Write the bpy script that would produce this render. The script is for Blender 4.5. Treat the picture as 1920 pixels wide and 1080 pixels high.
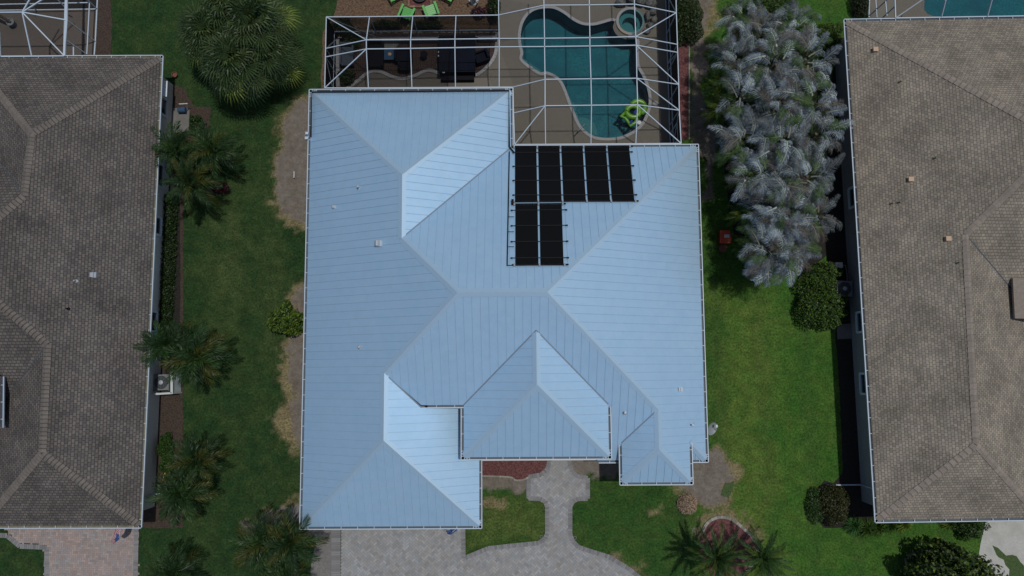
import bpy, math, random
import numpy as np
from mathutils import Vector, Matrix
from mathutils.geometry import tessellate_polygon
random.seed(7); rng = np.random.default_rng(7)
sc = bpy.context.scene
for o in list(bpy.data.objects): bpy.data.objects.remove(o)
R = math.radians
# ---------------------------------------------------------------- camera
F, TILT, ROLL, YAW, CH = 1491.63, 0.1060, 0.0043, -0.0062, 45.0
def rotm():
    t, r, y = TILT, ROLL, YAW
    return (Matrix.Rotation(y, 3, 'Z') @ Matrix.Rotation(t, 3, 'X') @ Matrix.Rotation(r, 3, 'Y'))
RM = rotm()
cd = bpy.data.cameras.new('camera'); cam = bpy.data.objects.new('camera', cd)
sc.collection.objects.link(cam); sc.camera = cam
cd.sensor_width = 36; cd.lens = F / 1920 * 36; cd.clip_end = 1000; cd.clip_start = 0.5
cam.location = (0, 0, CH); cam.rotation_euler = RM.to_euler()
# ---------------------------------------------------------------- world, sun, exposure
SUN = Vector((0.20, 0.07, 1)).normalized()
w = bpy.data.worlds.new('World'); sc.world = w; w.use_nodes = True
nt = w.node_tree; nt.nodes.clear()
sky = nt.nodes.new('ShaderNodeTexSky'); sky.sky_type = 'NISHITA'; sky.sun_disc = False
sky.sun_elevation = math.asin(SUN.z); sky.sun_rotation = math.atan2(SUN.x, SUN.y)
sky.dust_density = 1.5
bg = nt.nodes.new('ShaderNodeBackground'); bg.inputs[1].default_value = 0.095
wo = nt.nodes.new('ShaderNodeOutputWorld')
L = nt.links.new
L(sky.outputs[0], bg.inputs[0]); L(bg.outputs[0], wo.inputs[0])
sd = bpy.data.lights.new('sun', 'SUN'); sd.energy = 3.3; sd.angle = R(1.2); sd.color = (1, .97, .92)
so = bpy.data.objects.new('sun', sd); sc.collection.objects.link(so)
so.rotation_euler = SUN.to_track_quat('Z', 'Y').to_euler(); so.location = (10, 5, 60)
sc.view_settings.view_transform = 'Standard'; sc.view_settings.look = 'None'
sc.view_settings.exposure = -0.65; sc.view_settings.gamma = 1
sc.render.engine = 'CYCLES'
sc.render.resolution_x = 1024; sc.render.resolution_y = 576

# ---------------------------------------------------------------- geometry helpers
def ray(px, py): return RM @ Vector(((px - 960) / F, -(py - 540) / F, -1))
def W(px, py, z=0.0):
    v = ray(px, py); t = (z - CH) / v.z
    return Vector((v.x * t, v.y * t, z))
def W2(px, py, z=0.0): p = W(px, py, z); return (p.x, p.y)
class Plane:                                  # roof plane rising from an eave line
    def __init__(s, a, b, pitch, inside):
        s.a = Vector(a); d = (Vector(b) - s.a); d.z = 0; d.normalize()
        n = Vector((-d.y, d.x, 0))
        if n.dot(Vector(inside) - s.a) < 0: n = -n
        s.n = n; s.p = pitch; s.z = s.a.z
    def h(s, x, y): return s.z + s.p * (Vector((x, y, s.z)) - s.a).dot(s.n)
    def U(s, px, py):
        v = ray(px, py); N = Vector((-s.p * s.n.x, -s.p * s.n.y, 1))
        t = N.dot(s.a - Vector((0, 0, CH))) / N.dot(v)
        return Vector((0, 0, CH)) + v * t
def inpoly(x, y, P):
    c = False; j = len(P) - 1
    for i in range(len(P)):
        if (P[i][1] > y) != (P[j][1] > y) and x < (P[j][0] - P[i][0]) * (y - P[i][1]) / (P[j][1] - P[i][1]) + P[i][0]: c = not c
        j = i
    return c
def catmull(P, n=6, closed=True):
    out = []; m = len(P)
    for i in range(m if closed else m - 1):
        g = lambda k: Vector(P[k % m]) if closed else Vector(P[max(0, min(m - 1, k))])
        a, b, c, d = g(i - 1), g(i), g(i + 1), g(i + 2)
        for k in range(n):
            t = k / n
            out.append(tuple(.5 * ((2 * b) + (c - a) * t + (2 * a - 5 * b + 4 * c - d) * t * t + (3 * b - a - 3 * c + d) * t ** 3)))
    if not closed: out.append(tuple(P[-1]))
    return out
def ragged(P, amp=.08, step=.25):
    out = []
    for i in range(len(P)):
        a, b = Vector(P[i]), Vector(P[(i + 1) % len(P)]); n = max(1, int((b - a).length / step))
        for k in range(n):
            q = a.lerp(b, k / n); out.append((q.x + random.uniform(-amp, amp), q.y + random.uniform(-amp, amp)))
    return out
class MB:
    def __init__(s): s.v = []; s.f = []; s.m = []; s.uv = []; s.c = []; s.cur = 0; s.col = (1, 1, 1)
    def vert(s, p): s.v.append(tuple(p)); s.c.append(s.col); return len(s.v) - 1
    def face(s, pts, uv=None, m=None):
        ids = [s.vert(p) for p in pts]; s.f.append(ids); s.m.append(s.cur if m is None else m); s.uv.append(uv)
    def frame(s, p0, p1, w, h, up=(0, 0, 1)):
        p0, p1 = Vector(p0), Vector(p1); d = (p1 - p0).normalized(); up = Vector(up)
        if abs(d.dot(up)) > .98: up = Vector((0, 1, 0))
        sx = d.cross(up).normalized(); u = sx.cross(d).normalized()
        return [p + sx * a * w / 2 + u * b * h / 2 for p in (p0, p1) for a, b in ((-1, -1), (1, -1), (1, 1), (-1, 1))]
    def hexa(s, c):
        b = len(s.v)
        for p in c: s.vert(p)
        for q in ((3, 2, 1, 0), (4, 5, 6, 7), (0, 1, 5, 4), (1, 2, 6, 5), (2, 3, 7, 6), (3, 0, 4, 7)):
            s.f.append([b + i for i in q]); s.m.append(s.cur); s.uv.append(None)
    def bar(s, p0, p1, w, h, up=(0, 0, 1)): s.hexa(s.frame(p0, p1, w, h, up))
    def box(s, c, sx, sy, sz, rz=0):          # c = centre of the base
        c = Vector(c); ca, sa = math.cos(rz), math.sin(rz); q = []
        for z in (0, sz):
            for a, b in ((-1, -1), (1, -1), (1, 1), (-1, 1)):
                x, y = a * sx / 2, b * sy / 2; q.append(c + Vector((x * ca - y * sa, x * sa + y * ca, z)))
        s.hexa(q)
    def prism(s, P, z0, z1, cap=True):
        n = len(P); b = len(s.v)
        for z in (z0, z1):
            for p in P: s.vert((p[0], p[1], z))
        for i in range(n):
            j = (i + 1) % n; s.f.append([b + i, b + j, b + n + j, b + n + i]); s.m.append(s.cur); s.uv.append(None)
        if cap:
            for tri in tessellate_polygon([[Vector((p[0], p[1], 0)) for p in P]]):
                s.f.append([b + n + t for t in tri]); s.m.append(s.cur); s.uv.append(None)
    def tube(s, P, r, n=8, closed=False, r2=None):
        P = [Vector(p) for p in P]; m = len(P); b = len(s.v)
        for i, p in enumerate(P):
            if closed: d = P[(i + 1) % m] - P[i - 1]
            else: d = P[min(m - 1, i + 1)] - P[max(0, i - 1)]
            d.normalize(); up = Vector((0, 0, 1)) if abs(d.z) < .9 else Vector((0, 1, 0))
            a = d.cross(up).normalized(); u = a.cross(d)
            rr = r if r2 is None else r + (r2 - r) * i / (m - 1)
            if callable(rr): rr = rr(i / m)
            for k in range(n):
                t = 2 * math.pi * k / n; s.vert(p + a * rr * math.cos(t) + u * rr * math.sin(t))
        for i in range(m if closed else m - 1):
            for k in range(n):
                A = b + i * n; B = b + ((i + 1) % m) * n
                s.f.append([A + k, A + (k + 1) % n, B + (k + 1) % n, B + k]); s.m.append(s.cur); s.uv.append(None)
        if not closed:
            s.f.append([b + k for k in range(n)][::-1]); s.f.append([b + (m - 1) * n + k for k in range(n)])
            s.m += [s.cur] * 2; s.uv += [None] * 2
    def lathe(s, c, prof, n=20):              # prof = [(r, z)...]
        c = Vector(c); b = len(s.v)
        for r_, z in prof:
            for k in range(n):
                t = 2 * math.pi * k / n; s.vert(c + Vector((r_ * math.cos(t), r_ * math.sin(t), z)))
        for i in range(len(prof) - 1):
            for k in range(n):
                s.f.append([b + i * n + k, b + i * n + (k + 1) % n, b + (i + 1) * n + (k + 1) % n, b + (i + 1) * n + k]); s.m.append(s.cur); s.uv.append(None)
        s.f.append([b + (len(prof) - 1) * n + k for k in range(n)]); s.m.append(s.cur); s.uv.append(None)
    def build(s, name, mats, parent=None, smooth=False, origin=None):
        me = bpy.data.meshes.new(name)
        og = Vector(origin) if origin is not None else Vector((0, 0, 0))
        v = [tuple(Vector(p) - og) for p in s.v] if origin is not None else s.v
        me.from_pydata(v, [], s.f)
        for m_ in (mats if isinstance(mats, (list, tuple)) else [mats]): me.materials.append(m_)
        me.polygons.foreach_set('material_index', s.m)
        if smooth: me.polygons.foreach_set('use_smooth', [True] * len(s.f))
        if any(u is not None for u in s.uv):
            ul = me.uv_layers.new(name='UVMap'); fl = []
            for f, u in zip(s.f, s.uv):
                for k in range(len(f)): fl += list(u[k]) if u is not None else [0, 0]
            ul.data.foreach_set('uv', fl)
        ca = me.color_attributes.new('Col', 'FLOAT_COLOR', 'POINT')
        ca.data.foreach_set('color', np.hstack([np.array(s.c, dtype=np.float32), np.ones((len(s.c), 1), np.float32)]).ravel())
        me.update()
        o = bpy.data.objects.new(name, me); sc.collection.objects.link(o); o.location = og
        if parent is not None:
            o.parent = parent
            if origin is None: o.location = -Vector(parent_world(parent)) if parent else (0, 0, 0)
            else: o.location = og - Vector(parent_world(parent))
        return o
def parent_world(p):
    l = Vector(p.location)
    while p.parent: p = p.parent; l = l + Vector(p.location)
    return l
def thing(name, label, cat, loc=(0, 0, 0), group=None, rz=0):
    o = bpy.data.objects.new(name, None); sc.collection.objects.link(o); o.location = loc; o.empty_display_size = .3
    o.rotation_euler = (0, 0, rz)
    o['label'] = label; o['category'] = cat
    if group: o['group'] = group
    return o
def tag(o, label, cat, group=None, kind=None):
    o['label'] = label; o['category'] = cat
    if group: o['group'] = group
    if kind: o['kind'] = kind
    return o
def copy_tree(o, parent=None):
    c = o.copy(); sc.collection.objects.link(c)
    if parent: c.parent = parent
    for ch in list(o.children): copy_tree(ch, c)
    return c
def structure(o, label=None):
    o['kind'] = 'structure'
    if label: o['label'] = label; o['category'] = o.name.split('.')[0].replace('_', ' ')
    return o
# ---------------------------------------------------------------- materials
def mat(name, col, rough=.7, metal=0., spec=.5, attr=False, noise=None, bump=None, coords='Object', voro=None):
    """col: base colour; noise: list of (scale, colour2, lo, hi); attr multiplies by the mesh's own colour attribute"""
    m = bpy.data.materials.new(name); m.use_nodes = True; t = m.node_tree; N = t.nodes; K = t.links.new
    b = N['Principled BSDF']; b.inputs['Roughness'].default_value = rough; b.inputs['Metallic'].default_value = metal
    b.inputs['Specular IOR Level'].default_value = spec
    tc = N.new('ShaderNodeTexCoord'); cur = None
    rgb = N.new('ShaderNodeRGB'); rgb.outputs[0].default_value = (*col, 1); cur = rgb.outputs[0]
    for (scl, c2, lo, hi) in (noise or []):
        n = N.new('ShaderNodeTexNoise'); n.inputs['Scale'].default_value = scl; n.inputs['Detail'].default_value = 5; n.inputs['Roughness'].default_value = .65
        K(tc.outputs[coords], n.inputs['Vector'])
        r = N.new('ShaderNodeMapRange'); r.inputs[1].default_value = lo; r.inputs[2].default_value = hi; K(n.outputs[0], r.inputs[0])
        x = N.new('ShaderNodeMixRGB'); x.inputs[2].default_value = (*c2, 1); K(r.outputs[0], x.inputs[0]); K(cur, x.inputs[1]); cur = x.outputs[0]
    if attr:
        a = N.new('ShaderNodeAttribute'); a.attribute_name = 'Col'
        x = N.new('ShaderNodeMixRGB'); x.blend_type = 'MULTIPLY'; x.inputs[0].default_value = 1; K(cur, x.inputs[1]); K(a.outputs[0], x.inputs[2]); cur = x.outputs[0]
    K(cur, b.inputs['Base Color'])
    if bump:
        n = N.new('ShaderNodeTexNoise'); n.inputs['Scale'].default_value = bump[0]; n.inputs['Detail'].default_value = 4; K(tc.outputs[coords], n.inputs['Vector'])
        bp = N.new('ShaderNodeBump'); bp.inputs['Strength'].default_value = bump[1]; bp.inputs['Distance'].default_value = bump[2]
        K(n.outputs[0], bp.inputs['Height']); K(bp.outputs[0], b.inputs['Normal'])
    return m
def leafmat(name, col, tr=.25, rough=.5):
    m = mat(name, col, rough, attr=True, spec=.35)
    t = m.node_tree; b = t.nodes['Principled BSDF']; out = t.nodes['Material Output']
    tl = t.nodes.new('ShaderNodeBsdfTranslucent'); mx = t.nodes.new('ShaderNodeMixShader'); mx.inputs[0].default_value = tr
    t.links.new(b.inputs['Base Color'].links[0].from_socket, tl.inputs[0])
    t.links.new(b.outputs[0], mx.inputs[1]); t.links.new(tl.outputs[0], mx.inputs[2]); t.links.new(mx.outputs[0], out.inputs[0])
    return m
def shingle(name, base, dark, light, rw, rh, mort=.012):
    """brick-pattern asphalt shingles in the roof plane's own UV (metres)"""
    m = mat(name, base, .92, spec=.2); t = m.node_tree; N = t.nodes; K = t.links.new; b = N['Principled BSDF']
    uv = N.new('ShaderNodeTexCoord'); br = N.new('ShaderNodeTexBrick')
    br.inputs['Color1'].default_value = (0, 0, 0, 1); br.inputs['Color2'].default_value = (1, 1, 1, 1); br.inputs['Mortar'].default_value = (.0, .0, .0, 1)
    br.inputs['Scale'].default_value = 1; br.inputs['Brick Width'].default_value = rw; br.inputs['Row Height'].default_value = rh
    br.inputs['Mortar Size'].default_value = mort; br.inputs['Mortar Smooth'].default_value = .3; br.offset = .5; br.squash = 1
    K(uv.outputs['UV'], br.inputs['Vector'])
    cr = N.new('ShaderNodeValToRGB'); e = cr.color_ramp.elements; e[0].position = .0; e[0].color = (*dark, 1); e[1].position = 1; e[1].color = (*light, 1)
    el = cr.color_ramp.elements.new(.45); el.color = (*base, 1)
    K(br.outputs['Color'], cr.inputs[0])
    n = N.new('ShaderNodeTexNoise'); n.inputs['Scale'].default_value = .55; n.inputs['Detail'].default_value = 6; K(uv.outputs['UV'], n.inputs['Vector'])
    n2 = N.new('ShaderNodeTexNoise'); n2.inputs['Scale'].default_value = 14; n2.inputs['Detail'].default_value = 3; K(uv.outputs['UV'], n2.inputs['Vector'])
    r = N.new('ShaderNodeMapRange'); r.inputs[1].default_value = .3; r.inputs[2].default_value = .7; r.inputs[3].default_value = .72; r.inputs[4].default_value = 1.20; K(n.outputs[0], r.inputs[0])
    r2 = N.new('ShaderNodeMapRange'); r2.inputs[1].default_value = .3; r2.inputs[2].default_value = .7; r2.inputs[3].default_value = .84; r2.inputs[4].default_value = 1.18; K(n2.outputs[0], r2.inputs[0])
    mm = N.new('ShaderNodeMath'); mm.operation = 'MULTIPLY'; K(r.outputs[0], mm.inputs[0]); K(r2.outputs[0], mm.inputs[1])
    mo = N.new('ShaderNodeMapRange'); mo.inputs[3].default_value = 1; mo.inputs[4].default_value = .62; K(br.outputs['Fac'], mo.inputs[0])
    m3 = N.new('ShaderNodeMath'); m3.operation = 'MULTIPLY'; K(mm.outputs[0], m3.inputs[0]); K(mo.outputs[0], m3.inputs[1])
    x = N.new('ShaderNodeVectorMath'); x.operation = 'SCALE'; K(cr.outputs[0], x.inputs[0]); K(m3.outputs[0], x.inputs['Scale'])
    K(x.outputs[0], b.inputs['Base Color'])
    bp = N.new('ShaderNodeBump'); bp.inputs['Strength'].default_value = .5; bp.inputs['Distance'].default_value = .012; bp.invert = True
    K(br.outputs['Fac'], bp.inputs['Height']); K(bp.outputs[0], b.inputs['Normal'])
    return m
M = {}
M['metal'] = mat('painted_metal', (.53, .77, .98), .47, metal=.66, spec=.6, noise=[(.35, (.55, .785, .98), .35, .7), (2.2, (.48, .725, .925), .45, .8), (.9, (.49, .74, .95), .5, .75)], bump=(28, .05, .01))
M['seam'] = mat('metal_seam_shadow', (.30, .45, .60), .5, metal=.3)  # rib tint darkened to stand in for each rib's own shadow
M['cap'] = mat('metal_cap', (.62, .83, .985), .44, metal=.72, spec=.6)
M['valley'] = mat('valley_metal', (.20, .26, .33), .5, metal=.3)
M['white'] = mat('white_aluminium', (.42, .50, .58), .5, spec=.4)
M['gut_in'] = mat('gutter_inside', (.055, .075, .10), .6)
M['gut_tan'] = mat('gutter_inside_dusty', (.19, .18, .12), .8, noise=[(3, (.10, .10, .08), .4, .7)])
M['stucco'] = mat('stucco_beige', (.56, .55, .52), .9, noise=[(8, (.50, .49, .46), .4, .6)], bump=(60, .3, .01))
M['stucco2'] = mat('stucco_grey', (.24, .245, .25), .9, noise=[(8, (.20, .205, .21), .4, .6)], bump=(60, .3, .01))
M['soffit'] = mat('soffit', (.5, .5, .5), .8)
M['glass'] = mat('window_glass', (.02, .03, .04), .08, spec=.8)
M['frame'] = mat('window_frame', (.55, .62, .68), .5)
M['steel'] = mat('galvanised', (.33, .37, .41), .55, metal=.3)
M['black'] = mat('black_rubber', (.0035, .004, .005), .75, spec=.12, bump=(90, .2, .004))
M['blackpipe'] = mat('black_pipe', (.006, .007, .010), .7, spec=.2)
M['shL'] = shingle('shingle_left', (.118, .107, .098), (.086, .080, .077), (.146, .131, .118), .22, .155, .020)
M['shR'] = shingle('shingle_right', (.238, .210, .174), (.188, .166, .138), (.285, .25, .20), .19, .15, .014)
M['capL'] = mat('shingle_cap_left', (.150, .134, .118), .9, attr=True, noise=[(6, (.12, .108, .097), .4, .6)])
M['capR'] = mat('shingle_cap_right', (0.2415, 0.2048, 0.1733), .9, attr=True, noise=[(6, (0.1995, 0.1733, 0.1470), .4, .6)])
M['paver'] = mat('paver_grey', (.30, .31, .315), .9, attr=True, noise=[(30, (.25, .255, .26), .4, .6), (.5, (.25, .245, .235), .4, .7), (1.4, (.235, .24, .25), .5, .75)])
M['paverborder'] = mat('paver_border', (.20, .20, .205), .9, attr=True, noise=[(30, (.17, .17, .175), .4, .6)])
M['joint'] = mat('paver_joint', (.15, .145, .135), .95)
M['paverpink'] = mat('paver_pink', (0.3240, 0.2565, 0.2385), .9, attr=True, noise=[(30, (0.2700, 0.2250, 0.2115), .4, .6), (.7, (0.2700, 0.2430, 0.2340), .4, .65)])
M['brick'] = mat('brick_patio', (.045, .022, .018), .9, attr=True, noise=[(18, (.032, .018, .015), .4, .6)])
M['deck'] = mat('pool_deck_paint', (.150, .136, .112), .85, noise=[(45, (.120, .108, .088), .42, .62), (.5, (.13, .117, .096), .4, .7)], bump=(80, .2, .005))
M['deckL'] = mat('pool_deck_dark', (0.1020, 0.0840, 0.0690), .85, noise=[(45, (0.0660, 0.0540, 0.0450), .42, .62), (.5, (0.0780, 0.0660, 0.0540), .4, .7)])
M['coping'] = mat('coping', (0.3000, 0.3000, 0.3000), .8, noise=[(12, (0.2550, 0.2550, 0.2625), .4, .6)])
M['plaster'] = mat('pool_plaster_ripple_light', (.008, .115, .150), .7, noise=[(9, (.035, .19, .21), .42, .66), (22, (.005, .07, .10), .5, .7), (.5, (.006, .085, .12), .4, .65)])  # speckle noise paints water ripples and caustic light into the plaster
M['step'] = mat('pool_step', (0.0600, 0.1620, 0.1740), .7, noise=[(16, (0.0840, 0.1920, 0.1980), .38, .62)])
M['bark'] = mat('red_mulch', (0.1520, 0.0600, 0.0560), .95, attr=False, noise=[(11, (0.0720, 0.0256, 0.0256), .40, .58), (24, (0.2720, 0.1520, 0.1360), .60, .75)], bump=(12, .8, .05))
M['brown'] = mat('brown_mulch', (0.0595, 0.0406, 0.0294), .95, noise=[(10, (0.0280, 0.0182, 0.0140), .42, .6), (22, (0.1050, 0.0700, 0.0525), .6, .78)], bump=(12, .8, .05))
M['tanmulch'] = mat('tan_mulch', (0.1398, 0.0878, 0.0533), .95, noise=[(9, (0.0650, 0.0390, 0.0234), .42, .6), (20, (0.2015, 0.1398, 0.0878), .58, .75)], bump=(12, .8, .05))
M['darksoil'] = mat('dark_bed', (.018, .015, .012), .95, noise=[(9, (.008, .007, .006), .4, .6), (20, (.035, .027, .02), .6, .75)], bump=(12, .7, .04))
M['concrete'] = mat('concrete', (.43, .43, .40), .9, noise=[(1.2, (.34, .34, .315), .45, .62), (14, (.37, .37, .35), .45, .6)])
M['conc_dark'] = mat('concrete_dark', (.17, .165, .155), .9, noise=[(2, (.12, .115, .11), .4, .6), (20, (.14, .135, .13), .4, .6)])
M['oldpav'] = mat('aggregate', (.20, .195, .185), .95, noise=[(9, (.13, .125, .12), .42, .62), (1.0, (.15, .145, .14), .4, .65)], bump=(14, .5, .03))
M['palm'] = leafmat('palm_leaf', (.0290, .0590, .0175))
M['fan'] = leafmat('fan_leaf', (.070, .106, .038))
M['silver'] = leafmat('silver_leaf', (.215, .245, .265), .12, .6)
M['leaf'] = leafmat('shrub_leaf', (0.0385, 0.0735, 0.0154))
M['trunk'] = mat('palm_trunk', (.10, .085, .065), .95, noise=[(14, (.05, .042, .033), .4, .6)])
M['green'] = mat('green_plastic', (0.0910, 0.3640, 0.0840), .45)
M['lime'] = mat('lime_vinyl', (0.1190, 0.2940, 0.0245), .3)
M['blue'] = mat('blue_vinyl', (.008, .03, .20), .6, spec=.2)
M['navy'] = mat('navy_cover', (.006, .008, .018), .85, spec=.2, noise=[(1.5, (.004, .006, .013), .4, .6)])
M['dfab'] = mat('dark_fabric', (.006, .006, .010), .9, spec=.2)
M['bluefab'] = mat('blue_fabric', (.025, .065, .13), .85)
M['orange'] = mat('orange_plastic', (.42, .045, .015), .5)
M['terra'] = mat('terracotta', (.16, .055, .04), .8)
M['rock'] = mat('grey_rock', (.13, .13, .12), .9, noise=[(4, (.07, .07, .07), .4, .6)], bump=(6, .7, .08))
M['acgrey'] = mat('ac_grey', (.14, .16, .17), .6)
M['acdark'] = mat('ac_dark', (.015, .018, .022), .6)
M['whitep'] = mat('white_plastic', (0.4960, 0.5280, 0.5280), .5)
M['tanvent'] = mat('tan_vent', (0.4320, 0.2970, 0.1980), .6)
M['drygrass'] = leafmat('dry_grass', (.26, .20, .15), .1, .8)
M['brickedge'] = mat('edging_brick', (.24, .23, .20), .9, attr=True)
M['firebrick'] = mat('fire_brick', (.20, .12, .085), .9, attr=True)
M['dish'] = mat('dish_grey', (.20, .22, .23), .5)
M['patchgrass'] = mat('patch_grass', (.040, .085, .018), .9, noise=[(7, (.075, .10, .03), .4, .65), (22, (.02, .045, .012), .45, .65)], bump=(14, .6, .04))
M['yellow'] = leafmat('yellow_leaf', (.62, .48, .02), .2)
M['maroon'] = leafmat('maroon_leaf', (.13, .022, .035), .2)

# ================================================================ GROUND
def smooth(a, b, x): t = np.clip((x - a) / (b - a), 0, 1); return t * t * (3 - 2 * t)
def vnoise(X, Y, s, seed):
    r = np.random.default_rng(seed); G = r.random((256, 256)); x, y = X / s + 900, Y / s + 900
    xi, yi = np.floor(x).astype(int), np.floor(y).astype(int); fx, fy = x - xi, y - yi; fx = fx * fx * (3 - 2 * fx); fy = fy * fy * (3 - 2 * fy)
    g = lambda a, b: G[a % 256, b % 256]
    return (g(xi, yi) * (1 - fx) + g(xi + 1, yi) * fx) * (1 - fy) + (g(xi, yi + 1) * (1 - fx) + g(xi + 1, yi + 1) * fx) * fy
def sdist(X, Y, P):
    d = np.full(X.shape, 1e9); ins = np.zeros(X.shape, bool); n = len(P)
    for i in range(n):
        ax, ay = P[i]; bx, by = P[(i + 1) % n]; ex, ey = bx - ax, by - ay
        t = np.clip(((X - ax) * ex + (Y - ay) * ey) / (ex * ex + ey * ey + 1e-9), 0, 1)
        d = np.minimum(d, np.hypot(X - ax - t * ex, Y - ay - t * ey))
        if ay != by:
            c = ((ay > Y) != (by > Y)) & (X < (bx - ax) * (Y - ay) / (by - ay) + ax); ins ^= c
    return np.where(ins, -d, d)
PX = lambda L_, z=0.: [W2(a, b, z) for a, b in L_]
soil_polys = [  # bare soil patches (photo outline, laid on the ground)
    [(552, 188), (535, 225), (527, 262), (518, 300), (513, 345), (522, 380), (545, 405), (575, 418), (640, 430), (640, 180)],
    [(575, 520), (556, 545), (548, 562), (560, 600), (545, 630), (533, 655), (545, 700), (546, 750), (540, 790), (552, 838), (600, 850), (640, 700), (600, 520)],
    [(1302, -20), (1300, 80), (1296, 180), (1294, 280), (1320, 300), (1325, 350), (1300, 380), (1345, 380), (1338, 320), (1342, 250), (1326, 200), (1318, 120), (1318, 60), (1325, 10), (1330, -20)],
    [(1290, 860), (1340, 850), (1362, 856), (1368, 885), (1374, 898), (1356, 905), (1355, 925), (1362, 935), (1350, 945), (1320, 950), (1290, 948), (1283, 925), (1276, 905)],
    [(1067, 840), (1067, 868), (1072, 884), (1090, 893), (1130, 895), (1165, 893), (1165, 840)],
    [(484, 968), (510, 955), (530, 950), (600, 945), (600, 1000), (520, 1020), (478, 1010)],
    [(450, 979), (465, 978), (468, 988), (455, 995)], [(452, 1004), (461, 1006), (461, 1018), (450, 1016)],
    [(893, 893), (992, 891), (992, 917), (893, 920)]]
dry_polys = [
    [(548, 180), (530, 225), (522, 262), (512, 300), (508, 345), (516, 385), (540, 415), (570, 432), (640, 440), (640, 180)],
    [(575, 515), (550, 540), (540, 562), (552, 600), (535, 630), (526, 655), (530, 700), (534, 740), (523, 775), (512, 790), (530, 815), (545, 845), (600, 850)],
    [(1300, -20), (1335, -20), (1332, 40), (1318, 75), (1316, 130), (1300, 130)],
    [(1270, 905), (1350, 845), (1375, 860), (1388, 885), (1380, 910), (1372, 935), (1365, 950), (1345, 955), (1300, 955)],
    [(1315, 1000), (1310, 985), (1315, 970), (1335, 957), (1365, 952), (1385, 962), (1400, 985), (1415, 1005), (1390, 990), (1350, 975)],
    [(470, 975), (495, 955), (530, 945), (565, 940), (565, 955), (510, 960), (490, 1010), (470, 1000)],
    [(1142, 1041), (1160, 1043), (1170, 1055), (1160, 1058)], [(1213, 957), (1235, 956), (1238, 965), (1222, 966)],
    [(1175, 1058), (1200, 1062), (1210, 1075), (1195, 1072)],
    [(872, 945), (920, 935), (950, 945), (900, 950)]]
pool_px = [(1150, 40), (1149, 52), (1156, 66), (1172, 74), (1192, 75), (1192, 100), (1194, 125), (1205, 146), (1213, 168), (1216, 188), (1213, 208), (1203, 230),
           (1186, 246), (1165, 256), (1140, 259), (1118, 257), (1102, 249), (1089, 236), (1079, 215), (1069, 190), (1061, 168), (1052, 151), (1040, 141),
           (1025, 135), (1013, 136), (997, 126), (980, 112), (981, 100), (977, 80), (977, 60), (983, 40), (995, 25), (1012, 18), (1036, 17), (1056, 26), (1072, 38),
           (1090, 47), (1108, 49), (1122, 47)]
POOL = catmull(PX(pool_px), 4)
deck_px = [(640, 68), (930, 66), (938, 66), (938, -80), (1252, -80), (1258, 290), (955, 290), (955, 200), (630, 200)]
DECK = [W2(640, 20 + 40), W2(936, 60), W2(936, -90), W2(1250, -90), W2(1259, 300), W2(940, 300), W2(940, 200), W2(632, 200)]
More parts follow.
